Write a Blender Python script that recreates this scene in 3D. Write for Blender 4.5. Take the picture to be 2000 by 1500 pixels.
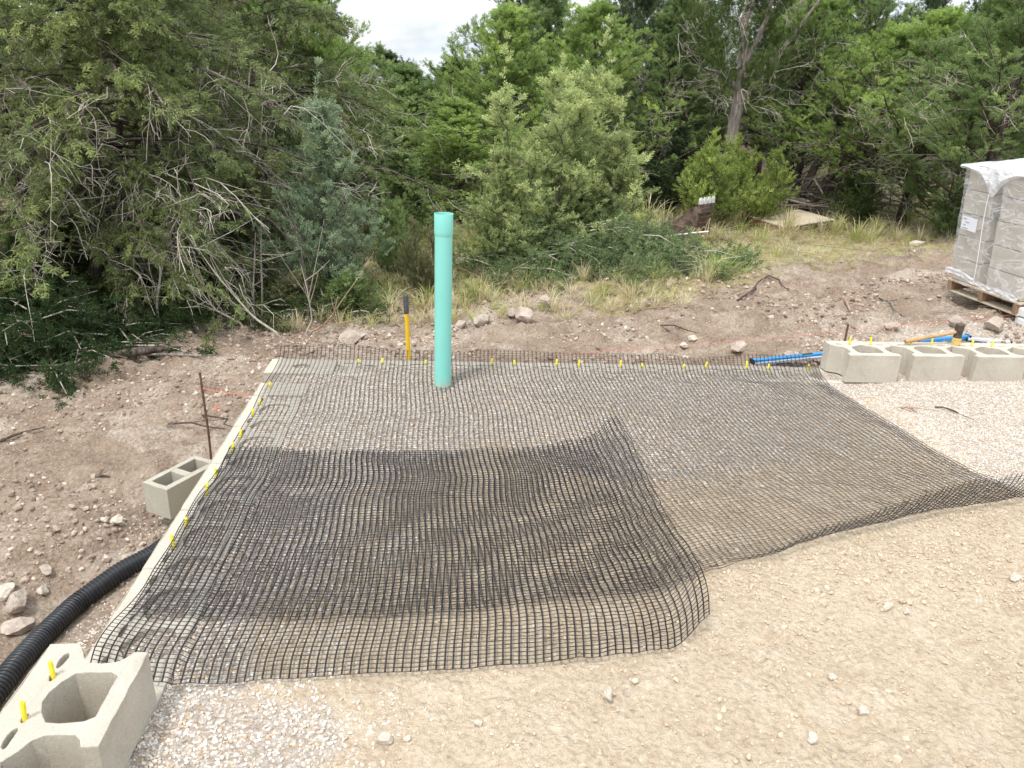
import bpy, math, random
import numpy as np
from mathutils import Vector, Matrix, Euler

for o in list(bpy.data.objects):
    bpy.data.objects.remove(o)
scene = bpy.context.scene
COL = scene.collection

# ------------------------------------------------------------------ camera
FPX, PITCH, ROLL, CAMH = 1533.76, 0.3752, 0.0415, 1.8976
c_, s_ = math.cos(PITCH), math.sin(PITCH)
RM = np.array([[1, 0, 0], [0, -s_, -c_], [0, c_, -s_]])
cr_, sr_ = math.cos(ROLL), math.sin(ROLL)
RM = np.array([[cr_, -sr_, 0], [sr_, cr_, 0], [0, 0, 1]]) @ RM
cam_d = bpy.data.cameras.new('camera')
cam = bpy.data.objects.new('camera', cam_d)
COL.objects.link(cam)
cam_d.sensor_width = 36
cam_d.lens = 36 * FPX / 2000
cam_d.clip_start = 0.05
cam_d.clip_end = 2000
M3 = Matrix([[RM[0][i], -RM[1][i], -RM[2][i]] for i in range(3)])
cam.matrix_world = Matrix.Translation((0, 0, CAMH)) @ M3.to_4x4()
scene.camera = cam

# ------------------------------------------------------------------ sky, sun, exposure
SUN_EL, SUN_AZ = math.radians(62), math.radians(215)     # azimuth clockwise from +Y
world = bpy.data.worlds.new('World')
scene.world = world
world.use_nodes = True
wt = world.node_tree
for n in list(wt.nodes):
    wt.nodes.remove(n)
W = wt.nodes.new
wout = W('ShaderNodeOutputWorld'); wbg = W('ShaderNodeBackground')
wbg.inputs['Strength'].default_value = 0.115
sky = W('ShaderNodeTexSky'); sky.sky_type = 'NISHITA'; sky.sun_disc = False
sky.sun_elevation = SUN_EL; sky.sun_rotation = SUN_AZ
sky.air_density = 1.0; sky.dust_density = 2.0
tc = W('ShaderNodeTexCoord')
mp = W('ShaderNodeMapping'); mp.inputs['Scale'].default_value = (1, 1, 2.6)
n1 = W('ShaderNodeTexNoise'); n1.inputs['Scale'].default_value = 5.5; n1.inputs['Detail'].default_value = 7; n1.inputs['Roughness'].default_value = 0.55
n1.inputs['Distortion'].default_value = 0.4
rp = W('ShaderNodeValToRGB')
rp.color_ramp.elements[0].position = 0.36; rp.color_ramp.elements[0].color = (0.60, 0.60, 0.60, 1)
rp.color_ramp.elements[1].position = 0.60; rp.color_ramp.elements[1].color = (1, 1, 1, 1)
n2 = W('ShaderNodeTexNoise'); n2.inputs['Scale'].default_value = 9; n2.inputs['Detail'].default_value = 6
rp2 = W('ShaderNodeValToRGB')
rp2.color_ramp.elements[0].position = 0.35; rp2.color_ramp.elements[0].color = (5.6, 6.3, 7.0, 1)
rp2.color_ramp.elements[1].position = 0.66; rp2.color_ramp.elements[1].color = (9.2, 9.3, 9.3, 1)
mx = W('ShaderNodeMix'); mx.data_type = 'RGBA'
L = wt.links.new
L(tc.outputs['Generated'], mp.inputs['Vector']); L(mp.outputs[0], n1.inputs['Vector']); L(mp.outputs[0], n2.inputs['Vector'])
L(n1.outputs['Fac'], rp.inputs[0]); L(n2.outputs['Fac'], rp2.inputs[0])
L(rp.outputs[0], mx.inputs[0]); L(sky.outputs[0], mx.inputs[6]); L(rp2.outputs[0], mx.inputs[7])
sx = W('ShaderNodeSeparateXYZ'); L(tc.outputs['Generated'], sx.inputs[0])
mr = W('ShaderNodeMapRange'); mr.inputs['From Min'].default_value = 0; mr.inputs['From Max'].default_value = 1; mr.inputs['To Min'].default_value = 0.60; mr.inputs['To Max'].default_value = 1.15
L(sx.outputs['Z'], mr.inputs['Value'])
vm = W('ShaderNodeVectorMath'); vm.operation = 'SCALE'; L(mx.outputs[2], vm.inputs[0]); L(mr.outputs[0], vm.inputs['Scale'])
L(vm.outputs[0], wbg.inputs['Color']); L(wbg.outputs[0], wout.inputs[0])

sun_d = bpy.data.lights.new('sun', 'SUN'); sun_d.energy = 1.5; sun_d.angle = math.radians(10); sun_d.color = (1, 0.96, 0.9)
sun = bpy.data.objects.new('sun', sun_d); COL.objects.link(sun)
sd = Vector((math.sin(SUN_AZ) * math.cos(SUN_EL), math.cos(SUN_AZ) * math.cos(SUN_EL), math.sin(SUN_EL)))
sun.rotation_euler = sd.to_track_quat('Z', 'Y').to_euler()
scene.view_settings.view_transform = 'Standard'
scene.view_settings.look = 'None'
scene.view_settings.gamma = 1
scene.view_settings.use_curve_mapping = False
scene.view_settings.exposure = 1.1
scene.render.engine = 'CYCLES'

# ------------------------------------------------------------------ helpers
def ray(u, v):
    return RM.T @ np.array([(u - 1000) / FPX, (v - 750) / FPX, 1.0])
def at_z(u, v, z=0.0):
    r = ray(u, v); t = (z - CAMH) / r[2]; return np.array([0, 0, CAMH]) + r * t
def at_y(u, v, y):
    r = ray(u, v); return np.array([0, 0, CAMH]) + r * (y / r[1])

def hash2(ix, iy, seed):
    n = (ix.astype(np.int64) * 374761393 + iy.astype(np.int64) * 668265263 + seed * 1442695041) & 0xFFFFFFFF
    n = ((n ^ (n >> 13)) * 1274126177) & 0xFFFFFFFF
    n = n ^ (n >> 16)
    return (n & 0xFFFF) / 65535.0
def vnoise(x, y, seed=0):
    x = np.asarray(x, float); y = np.asarray(y, float)
    ix = np.floor(x); iy = np.floor(y); fx = x - ix; fy = y - iy
    fx = fx * fx * fx * (fx * (fx * 6 - 15) + 10); fy = fy * fy * fy * (fy * (fy * 6 - 15) + 10)
    a = hash2(ix, iy, seed); b = hash2(ix + 1, iy, seed); c = hash2(ix, iy + 1, seed); d = hash2(ix + 1, iy + 1, seed)
    return (a * (1 - fx) + b * fx) * (1 - fy) + (c * (1 - fx) + d * fx) * fy - 0.5
def fbm(x, y, oct=4, seed=0, rough=0.5):
    s = 0; a = 1.0
    for k in range(oct):
        s = s + a * vnoise(x * 2 ** k + 17.3 * k, y * 2 ** k - 9.1 * k, seed + k); a *= rough
    return s
def sstep(a, b, x):
    t = np.clip((x - a) / (b - a), 0, 1); return t * t * (3 - 2 * t)

def mesh_np(name, V, F, smooth=False, attrs=None):
    """F: list of (n,k) int arrays."""
    me = bpy.data.meshes.new(name)
    V = np.asarray(V, np.float32)
    Fs = [np.asarray(f, np.int32) for f in (F if isinstance(F, list) else [F]) if len(f)]
    me.vertices.add(len(V)); me.vertices.foreach_set('co', V.ravel())
    loops = np.concatenate([f.ravel() for f in Fs]); counts = np.concatenate([np.full(len(f), f.shape[1], np.int32) for f in Fs])
    starts = np.concatenate([[0], np.cumsum(counts)[:-1]]).astype(np.int32)
    me.loops.add(len(loops)); me.loops.foreach_set('vertex_index', loops)
    me.polygons.add(len(counts)); me.polygons.foreach_set('loop_start', starts); me.polygons.foreach_set('loop_total', counts)
    me.polygons.foreach_set('use_smooth', np.full(len(counts), smooth))
    if attrs:
        for k, v in attrs.items():
            v = np.asarray(v, np.float32)
            if v.ndim == 1:
                a = me.attributes.new(k, 'FLOAT', 'POINT'); a.data.foreach_set('value', v)
            else:
                a = me.attributes.new(k, 'FLOAT_VECTOR', 'POINT'); a.data.foreach_set('vector', v.ravel())
    me.update(calc_edges=True)
    if smooth and len(counts) < 60000: me.set_sharp_from_angle(angle=math.radians(48))
    me.validate()
    return me

class MB:
    """collects shapes into one mesh"""
    def __init__(s): s.V = []; s.F = []; s.n = 0; s.A = []
    def add(s, V, F, a=0.0):
        V = np.asarray(V, float).reshape(-1, 3)
        for f in (F if isinstance(F, list) and len(F) and isinstance(F[0], np.ndarray) and F[0].ndim == 2 else [np.asarray(F)]):
            if len(f): s.F.append(np.asarray(f) + s.n)
        s.V.append(V); s.A.append(np.full(len(V), a)); s.n += len(V)
    def box(s, c, size, rot=None, a=0.0):
        x, y, z = [k / 2 for k in size]
        V = np.array([[-x, -y, -z], [x, -y, -z], [x, y, -z], [-x, y, -z], [-x, -y, z], [x, -y, z], [x, y, z], [-x, y, z]])
        if rot is not None: V = V @ np.array(rot.to_matrix() if hasattr(rot, 'to_matrix') else rot).T
        s.add(V + np.asarray(c), np.array([[0, 3, 2, 1], [4, 5, 6, 7], [0, 1, 5, 4], [1, 2, 6, 5], [2, 3, 7, 6], [3, 0, 4, 7]]), a)
    def tube(s, P, r, n=6, cap=True, a=0.0):
        P = np.asarray(P, float); m = len(P)
        r = np.full(m, r) if np.isscalar(r) else np.asarray(r, float)
        T = np.gradient(P, axis=0); T /= np.linalg.norm(T, axis=1)[:, None] + 1e-9
        up = np.array([0, 0, 1.0]) if abs(T[:, 2]).mean() < 0.8 else np.array([1.0, 0, 0])
        X = np.cross(T, up); X /= np.linalg.norm(X, axis=1)[:, None] + 1e-9
        Y = np.cross(T, X)
        an = np.arange(n) * 2 * math.pi / n
        V = P[:, None, :] + r[:, None, None] * (np.cos(an)[None, :, None] * X[:, None, :] + np.sin(an)[None, :, None] * Y[:, None, :])
        i = np.arange(m - 1)[:, None] * n; j = np.arange(n)[None, :]; k = (j + 1) % n
        F = np.stack([i + j, i + k, i + n + k, i + n + j], -1).reshape(-1, 4)[:, ::-1]
        fl = [F]
        if cap:
            base = s.n
            s.add(V.reshape(-1, 3), F, a)
            s.F.append(np.arange(n)[None, :] + base); s.F.append((np.arange(n)[::-1] + (m - 1) * n)[None, :] + base)
            return
        s.add(V.reshape(-1, 3), F, a)
    def mesh(s, name, smooth=False):
        F = {}
        for f in s.F: F.setdefault(f.shape[1], []).append(f)
        return mesh_np(name, np.concatenate(s.V), [np.concatenate(v) for v in F.values()], smooth, {'tone': np.concatenate(s.A)})

def link(name, me, mat=None, parent=None, **props):
    o = bpy.data.objects.new(name, me); COL.objects.link(o)
    if mat is not None and me is not None and len(me.materials) == 0: me.materials.append(mat)
    if parent is not None: o.parent = parent
    for k, v in props.items():
        if v: o[k] = v
    return o
def empty(name, loc, label, category, group=None, rz=0.0):
    o = bpy.data.objects.new(name, None); COL.objects.link(o); o.location = loc; o.rotation_euler = (0, 0, rz)
    o.empty_display_size = 0.1
    o['label'] = label; o['category'] = category
    if group: o['group'] = group
    return o
def copy_tree(o, parent=None):
    c = o.copy(); COL.objects.link(c)
    if parent is not None: c.parent = parent
    for ch in list(o.children): copy_tree(ch, c)
    return c
def bevel(o, w, seg=2, angle=35):
    m = o.modifiers.new('bevel', 'BEVEL'); m.width = w; m.segments = seg; m.limit_method = 'ANGLE'; m.angle_limit = math.radians(angle)
    return o

# ---- materials
class MT:
    def __init__(s, name):
        s.m = bpy.data.materials.new(name); s.m.use_nodes = True; s.t = s.m.node_tree
        s.b = s.t.nodes['Principled BSDF']; s.out = s.t.nodes['Material Output']; s._co = None
    def N(s, t, **kw):
        n = s.t.nodes.new(t)
        for k, v in kw.items():
            if hasattr(n, k): setattr(n, k, v)
            else: n.inputs[k].default_value = v
        return n
    def L(s, a, b): s.t.links.new(a, b)
    def co(s, kind='Object'):
        if s._co is None: s._co = s.N('ShaderNodeTexCoord')
        return s._co.outputs[kind]
    def noise(s, scale, detail=4, rough=0.5, kind='Object', dist=0.0):
        n = s.N('ShaderNodeTexNoise'); n.inputs['Scale'].default_value = scale; n.inputs['Detail'].default_value = detail
        n.inputs['Roughness'].default_value = rough; n.inputs['Distortion'].default_value = dist
        s.L(s.co(kind), n.inputs['Vector']); return n.outputs['Fac']
    def voro(s, scale, feature='F1', out='Distance', kind='Object'):
        n = s.N('ShaderNodeTexVoronoi'); n.feature = feature; n.inputs['Scale'].default_value = scale
        s.L(s.co(kind), n.inputs['Vector']); return n.outputs[out]
    def ramp(s, fac, stops):
        n = s.N('ShaderNodeValToRGB'); r = n.color_ramp
        while len(r.elements) < len(stops): r.elements.new(0.5)
        for e, (p, c) in zip(r.elements, stops): e.position = p; e.color = (*c, 1) if len(c) == 3 else c
        s.L(fac, n.inputs[0]); return n.outputs[0]
    def mix(s, fac, a, b, mode='MIX'):
        n = s.N('ShaderNodeMix'); n.data_type = 'RGBA'; n.blend_type = mode
        for sock, v in ((n.inputs[0], fac), (n.inputs[6], a), (n.inputs[7], b)):
            if isinstance(v, (int, float)): sock.default_value = v
            elif isinstance(v, tuple): sock.default_value = (*v, 1) if len(v) == 3 else v
            else: s.L(v, sock)
        return n.outputs[2]
    def math(s, op, a, b=0.5):
        n = s.N('ShaderNodeMath'); n.operation = op
        for sock, v in ((n.inputs[0], a), (n.inputs[1], b)):
            if isinstance(v, (int, float)): sock.default_value = v
            else: s.L(v, sock)
        return n.outputs[0]
    def attr(s, name, out='Fac'):
        n = s.N('ShaderNodeAttribute'); n.attribute_name = name; return n.outputs[out]
    def color(s, c):
        if isinstance(c, tuple): s.b.inputs['Base Color'].default_value = (*c, 1)
        else: s.L(c, s.b.inputs['Base Color'])
    def rough(s, v, spec=0.3):
        if isinstance(v, (int, float)): s.b.inputs['Roughness'].default_value = v
        else: s.L(v, s.b.inputs['Roughness'])
        s.b.inputs['Specular IOR Level'].default_value = spec
    def bump(s, h, strength=0.5, dist=0.01):
        n = s.N('ShaderNodeBump'); n.inputs['Strength'].default_value = strength; n.inputs['Distance'].default_value = dist
        s.L(h, n.inputs['Height']); s.L(n.outputs[0], s.b.inputs['Normal']); return n

def simple(name, c1, c2, scale=20, rough=0.7, bump=0.3, dist=0.003, spec=0.3, detail=5, metal=0.0):
    m = MT(name); n = m.noise(scale, detail, 0.6)
    m.color(m.ramp(n, [(0.32, c1), (0.68, c2)])); m.rough(rough, spec); m.b.inputs['Metallic'].default_value = metal
    if bump: m.bump(m.noise(scale * 3, 4, 0.65), bump, dist)
    return m.m

def mat_concrete(name, base, dark, pale):
    m = MT(name)
    big = m.noise(7, 7, 0.72); fine = m.noise(170, 3, 0.7); sp = m.noise(520, 2, 0.6)
    c = m.ramp(big, [(0.3, dark), (0.55, base), (0.78, pale)])
    c = m.mix(0.5, c, m.ramp(fine, [(0.3, tuple(k * 0.66 for k in base)), (0.7, tuple(min(1, k * 1.22) for k in base))]))
    c = m.mix(m.ramp(sp, [(0.60, (0, 0, 0)), (0.72, (1, 1, 1))]), c, tuple(k * 0.55 for k in base))
    c = m.mix(m.ramp(m.noise(3.2, 7, 0.75, dist=0.8), [(0.52, (0, 0, 0)), (0.68, (0.6, 0.6, 0.6))]), c, tuple(k * 0.72 for k in dark))
    c = m.mix(m.ramp(m.noise(24, 5, 0.75), [(0.62, (0, 0, 0)), (0.70, (0.5, 0.5, 0.5))]), c, tuple(min(1, k * 1.12) for k in pale))
    m.color(c); m.rough(0.95, 0.15)
    m.bump(m.math('ADD', m.math('MULTIPLY', m.noise(30, 5, 0.7), 0.8), m.math('ADD', m.math('MULTIPLY', fine, 0.7), sp)), 0.8, 0.005)
    return m.m
M = {}
M['block'] = mat_concrete('tan concrete', (0.60, 0.545, 0.455), (0.53, 0.47, 0.385), (0.69, 0.64, 0.56))
M['cmu'] = mat_concrete('grey green concrete', (0.50, 0.465, 0.385), (0.44, 0.41, 0.335), (0.62, 0.59, 0.53))

def mat_ground():
    m = MT('ground soil')
    z = m.N('ShaderNodeAttribute'); z.attribute_name = 'zone'
    sep = m.N('ShaderNodeSeparateXYZ'); m.L(z.outputs['Vector'], sep.inputs[0])
    big = m.noise(0.9, 5, 0.6); med = m.noise(6, 6, 0.62); fine = m.noise(45, 5, 0.68); tiny = m.noise(190, 3, 0.65)
    # sand: crumbly tan fill
    sand = m.ramp(med, [(0.30, (0.46, 0.36, 0.25)), (0.52, (0.565, 0.46, 0.34)), (0.74, (0.65, 0.565, 0.45))])
    sand = m.mix(m.ramp(big, [(0.5, (0, 0, 0)), (0.72, (0.75, 0.75, 0.75))]), sand, (0.68, 0.585, 0.46))
    sand = m.mix(m.ramp(m.noise(2.6, 7, 0.75), [(0.54, (0, 0, 0)), (0.70, (0.55, 0.55, 0.55))]), sand, (0.40, 0.315, 0.225))
    sand = m.mix(0.42, sand, m.ramp(fine, [(0.32, (0.33, 0.245, 0.16)), (0.5, (0.57, 0.455, 0.325)), (0.66, (0.74, 0.65, 0.50))]))
    # gravel: pale crushed limestone
    vc = m.voro(75, 'F1', 'Color'); vd = m.voro(75, 'F1', 'Distance')
    hs = m.N('ShaderNodeSeparateColor'); m.L(vc, hs.inputs[0])
    grav = m.ramp(hs.outputs[0], [(0.0, (0.46, 0.40, 0.34)), (0.3, (0.59, 0.53, 0.46)), (0.65, (0.68, 0.63, 0.57)), (0.92, (0.52, 0.39, 0.27))])
    grav = m.mix(m.ramp(vd, [(0.30, (0, 0, 0)), (0.75, (1, 1, 1))]), grav, (0.42, 0.35, 0.29))
    # dirt: brown churned clay with chalky streaks
    dirt = m.ramp(med, [(0.30, (0.175, 0.122, 0.083)), (0.5, (0.285, 0.21, 0.148)), (0.72, (0.42, 0.34, 0.26))])
    chalk = m.ramp(m.noise(0.9, 9, 0.74, dist=1.6), [(0.48, (0, 0, 0)), (0.62, (1, 1, 1))])
    cm = m.math('MULTIPLY', chalk, 0.85)
    dirt = m.mix(cm, dirt, m.ramp(fine, [(0.35, (0.38, 0.305, 0.235)), (0.62, (0.68, 0.61, 0.51))]))
    dirt = m.mix(m.ramp(m.noise(70, 3, 0.7), [(0.60, (0, 0, 0)), (0.66, (0.9, 0.9, 0.9))]), dirt, (0.60, 0.52, 0.43))
    dirt = m.mix(0.35, dirt, m.ramp(fine, [(0.3, (0.15, 0.105, 0.08)), (0.65, (0.50, 0.40, 0.32))]))
    # litter and thatch under grass and trees
    lit = m.ramp(m.noise(14, 6, 0.75), [(0.3, (0.16, 0.115, 0.07)), (0.48, (0.36, 0.29, 0.17)), (0.68, (0.54, 0.46, 0.29))])
    lit = m.mix(m.ramp(m.noise(2.2, 5, 0.7), [(0.48, (0, 0, 0)), (0.62, (0.6, 0.6, 0.6))]), lit, (0.20, 0.21, 0.07))
    def soft(sock, amt=0.55):
        v = m.math('ADD', sock, m.math('MULTIPLY', m.math('SUBTRACT', m.noise(7, 6, 0.7), 0.5), amt))
        return m.ramp(v, [(0.38, (0, 0, 0)), (0.62, (1, 1, 1))])
    c = m.mix(soft(sep.outputs[0]), sand, grav)
    c = m.mix(soft(sep.outputs[1]), c, dirt)
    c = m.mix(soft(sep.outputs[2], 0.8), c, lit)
    c = m.mix(m.ramp(m.math('SUBTRACT', sep.outputs[2], 1.0), [(0.3, (0, 0, 0)), (0.8, (1, 1, 1))]), c, m.ramp(m.noise(9, 6, 0.75), [(0.3, (0.045, 0.033, 0.022)), (0.6, (0.12, 0.085, 0.055)), (0.75, (0.24, 0.19, 0.14))]))  # forest floor: brown juniper duff, with the wood's shade put into its colour
    m.color(c); m.rough(0.97, 0.1)
    h = m.math('ADD', m.math('MULTIPLY', fine, 1.0), m.math('MULTIPLY', tiny, 0.35))
    h = m.math('ADD', h, m.math('MULTIPLY', med, 1.2))
    h = m.math('SUBTRACT', h, m.math('MULTIPLY', m.voro(38, 'F1', 'Distance'), 0.7)); h = m.math('SUBTRACT', h, m.math('MULTIPLY', m.voro(13, 'F1', 'Distance'), 0.6))
    m.bump(h, 1.0, 0.022)
    return m.m
M['ground'] = mat_ground()

def mat_leaf():
    m = MT('juniper foliage')
    oi = m.N('ShaderNodeObjectInfo')
    t = m.attr('tone')
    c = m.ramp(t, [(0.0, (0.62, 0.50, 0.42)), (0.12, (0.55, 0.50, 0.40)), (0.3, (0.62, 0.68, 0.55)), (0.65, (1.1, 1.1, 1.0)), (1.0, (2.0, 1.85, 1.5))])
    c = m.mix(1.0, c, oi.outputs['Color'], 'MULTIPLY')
    d = m.N('ShaderNodeBsdfDiffuse'); tr = m.N('ShaderNodeBsdfTranslucent'); ms = m.N('ShaderNodeMixShader'); ms.inputs[0].default_value = 0.38
    m.L(c, d.inputs[0]); m.L(c, tr.inputs[0]); m.L(d.outputs[0], ms.inputs[1]); m.L(tr.outputs[0], ms.inputs[2]); m.L(ms.outputs[0], m.out.inputs[0])
    return m.m
M['leaf'] = mat_leaf()
def mat_grass():
    m = MT('grass blades')
    oi = m.N('ShaderNodeObjectInfo')
    pal = m.ramp(oi.outputs['Random'], [(0.0, (0.54, 0.47, 0.27)), (0.35, (0.66, 0.58, 0.38)), (0.5, (0.48, 0.49, 0.20)), (0.72, (0.36, 0.42, 0.13)), (0.8, (0.58, 0.51, 0.33)), (1.0, (0.70, 0.64, 0.45))])
    d = m.N('ShaderNodeBsdfDiffuse'); tr = m.N('ShaderNodeBsdfTranslucent'); ms = m.N('ShaderNodeMixShader'); ms.inputs[0].default_value = 0.35
    m.L(pal, d.inputs[0]); m.L(pal, tr.inputs[0]); m.L(d.outputs[0], ms.inputs[1]); m.L(tr.outputs[0], ms.inputs[2]); m.L(ms.outputs[0], m.out.inputs[0])
    return m.m
M['grass'] = mat_grass()
def mat_bark(name, a, b, c):
    m = MT(name)
    mpn = m.N('ShaderNodeMapping'); mpn.inputs['Scale'].default_value = (14, 14, 2.2); m.L(m.co(), mpn.inputs[0])
    n = m.N('ShaderNodeTexNoise'); n.inputs['Scale'].default_value = 2.5; n.inputs['Detail'].default_value = 6; n.inputs['Roughness'].default_value = 0.7
    m.L(mpn.outputs[0], n.inputs['Vector'])
    m.color(m.ramp(n.outputs['Fac'], [(0.32, a), (0.5, b), (0.7, c)])); m.rough(0.9, 0.15); m.bump(n.outputs['Fac'], 0.8, 0.015)
    return m.m
M['bark'] = mat_bark('dark shaggy bark', (0.03, 0.022, 0.018), (0.085, 0.066, 0.055), (0.19, 0.16, 0.14))
M['bark_pale'] = mat_bark('pale grey bark', (0.11, 0.09, 0.08), (0.25, 0.215, 0.19), (0.42, 0.38, 0.34))
M['twig'] = mat_bark('bleached twigs', (0.28, 0.25, 0.20), (0.44, 0.40, 0.33), (0.60, 0.56, 0.47))
M['cutwood'] = mat_bark('reddish cut branch', (0.20, 0.12, 0.08), (0.36, 0.24, 0.17), (0.52, 0.40, 0.30))

def mat_geogrid():
    m = MT('black coated polyester geogrid')
    n = m.noise(3.5, 5, 0.7); w = m.noise(60, 4, 0.7)
    c = m.mix(m.ramp(n, [(0.35, (0, 0, 0)), (0.75, (0.8, 0.8, 0.8))]), (0.008, 0.008, 0.012), (0.026, 0.027, 0.031))
    c = m.mix(m.ramp(m.noise(9, 5, 0.75), [(0.68, (0, 0, 0)), (0.78, (0.35, 0.35, 0.35))]), c, (0.36, 0.34, 0.33))
    m.color(c); m.rough(0.55, 0.3); m.bump(w, 0.3, 0.001)
    return m.m
M['geogrid'] = mat_geogrid()
M['pin'] = simple('yellow fibreglass', (0.66, 0.54, 0.04), (0.84, 0.74, 0.03), 90, 0.55, 0.15)
def mat_pvc():
    m = MT('mint sewer plastic')
    n = m.noise(2.5, 4, 0.6); s = m.noise(120, 2, 0.6)
    c = m.ramp(n, [(0.3, (0.22, 0.60, 0.52)), (0.7, (0.245, 0.64, 0.56))])
    c = m.mix(m.ramp(s, [(0.70, (0, 0, 0)), (0.78, (0.3, 0.3, 0.3))]), c, (0.35, 0.55, 0.48))
    sz = m.N('ShaderNodeSeparateXYZ'); m.L(m.co(), sz.inputs[0])
    low = m.ramp(m.math('ADD', m.math('MULTIPLY', sz.outputs[2], 4.5), m.noise(38, 5, 0.75)), [(0.50, (0.85, 0.85, 0.85)), (0.78, (0, 0, 0))])
    c = m.mix(low, c, (0.46, 0.40, 0.32))
    c = m.mix(m.ramp(m.noise(16, 6, 0.8), [(0.64, (0, 0, 0)), (0.74, (0.4, 0.4, 0.4))]), c, (0.42, 0.52, 0.44))
    m.color(c); m.rough(m.ramp(m.noise(6, 5, 0.7), [(0.3, (0.36, 0.36, 0.36)), (0.7, (0.62, 0.62, 0.62))]), 0.35); return m.m
M['pvc'] = mat_pvc()
M['pvc_in'] = M['pvc']
M['blackpipe'] = simple('black corrugated plastic', (0.010, 0.011, 0.013), (0.022, 0.024, 0.028), 25, 0.36, 0.05, spec=0.5)
M['rust'] = simple('rusty steel', (0.07, 0.035, 0.022), (0.17, 0.10, 0.07), 40, 0.85, 0.4)
M['yellow'] = simple('yellow fibreglass handle', (0.78, 0.47, 0.015), (0.84, 0.54, 0.03), 15, 0.4, 0.05)
M['rubber'] = simple('grey rubber grip', (0.055, 0.058, 0.062), (0.11, 0.115, 0.12), 30, 0.75, 0.2)
M['wood'] = mat_bark('weathered pale timber', (0.46, 0.37, 0.27), (0.60, 0.51, 0.39), (0.70, 0.62, 0.50))
M['wood_dk'] = mat_bark('brown pallet timber', (0.19, 0.11, 0.065), (0.31, 0.20, 0.13), (0.42, 0.30, 0.20))
M['hickory'] = simple('worn hickory', (0.34, 0.20, 0.09), (0.52, 0.35, 0.19), 18, 0.55, 0.1)
M['steel'] = simple('brown worn steel', (0.06, 0.045, 0.035), (0.13, 0.10, 0.08), 30, 0.6, 0.3, metal=0.3)
M['hammer_yellow'] = simple('dull yellow paint', (0.56, 0.40, 0.12), (0.68, 0.52, 0.20), 30, 0.6, 0.2)
M['blue'] = simple('blue powder coat', (0.03, 0.22, 0.50), (0.05, 0.27, 0.58), 12, 0.35, 0.0)
M['silver'] = simple('pale aluminium', (0.55, 0.60, 0.68), (0.68, 0.73, 0.80), 8, 0.4, 0.0, metal=0.2)
M['grey_plastic'] = simple('grey plastic', (0.32, 0.33, 0.36), (0.40, 0.41, 0.44), 8, 0.5, 0.0)
M['dark'] = simple('black plastic', (0.012, 0.012, 0.014), (0.025, 0.025, 0.03), 10, 0.5, 0.0)
M['bucket'] = simple('rusted black bucket steel', (0.03, 0.026, 0.025), (0.22, 0.155, 0.13), 9, 0.7, 0.4, detail=7)
M['tooth'] = simple('ground white tooth steel', (0.5, 0.5, 0.5), (0.75, 0.75, 0.74), 20, 0.5, 0.1)
M['white_pl'] = simple('white plastic', (0.74, 0.75, 0.76), (0.82, 0.83, 0.84), 10, 0.45, 0.0)
M['string'] = simple('pink red mason line', (0.75, 0.13, 0.12), (0.85, 0.20, 0.18), 40, 0.8, 0.0)
M['paper'] = simple('white paper', (0.72, 0.73, 0.78), (0.78, 0.79, 0.84), 4, 0.8, 0.0)
M['ink'] = simple('grey ink', (0.24, 0.26, 0.34), (0.32, 0.34, 0.42), 10, 0.8, 0.0)
def mat_rock(name, a, b, c):
    m = MT(name); n = m.noise(7, 7, 0.65); f = m.noise(60, 5, 0.7)
    cc = m.ramp(n, [(0.3, a), (0.5, b), (0.7, c)]); cc = m.mix(0.4, cc, m.ramp(f, [(0.35, a), (0.65, c)]))
    m.color(cc); m.rough(0.95, 0.1); m.bump(m.math('ADD', n, f), 0.8, 0.012); return m.m
M['rock'] = mat_rock('pale limestone', (0.28, 0.215, 0.17), (0.43, 0.355, 0.295), (0.56, 0.495, 0.425))
M['rock_w'] = mat_rock('chalk white limestone', (0.44, 0.37, 0.29), (0.57, 0.50, 0.42), (0.66, 0.61, 0.54))
def mat_pebble(name, stops):
    m = MT(name); oi = m.N('ShaderNodeObjectInfo')
    m.color(m.ramp(oi.outputs['Random'], stops)); m.rough(0.85, 0.2); return m.m
M['pebble'] = mat_pebble('mixed limestone pebbles', [(0.0, (0.66, 0.62, 0.56)), (0.4, (0.58, 0.525, 0.455)), (0.62, (0.46, 0.40, 0.35)), (0.78, (0.55, 0.44, 0.32)), (0.86, (0.47, 0.33, 0.20)), (0.93, (0.36, 0.31, 0.28)), (1.0, (0.60, 0.56, 0.51))])
M['clod'] = mat_pebble('tan soil clods', [(0.0, (0.44, 0.345, 0.24)), (0.5, (0.50, 0.405, 0.295)), (0.9, (0.55, 0.46, 0.35)), (1.0, (0.60, 0.53, 0.43))])
M['dclod'] = mat_pebble('brown soil and chalk clods', [(0.0, (0.22, 0.16, 0.12)), (0.5, (0.33, 0.25, 0.195)), (0.8, (0.43, 0.345, 0.28)), (0.94, (0.52, 0.44, 0.37)), (1.0, (0.60, 0.54, 0.46))])
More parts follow.
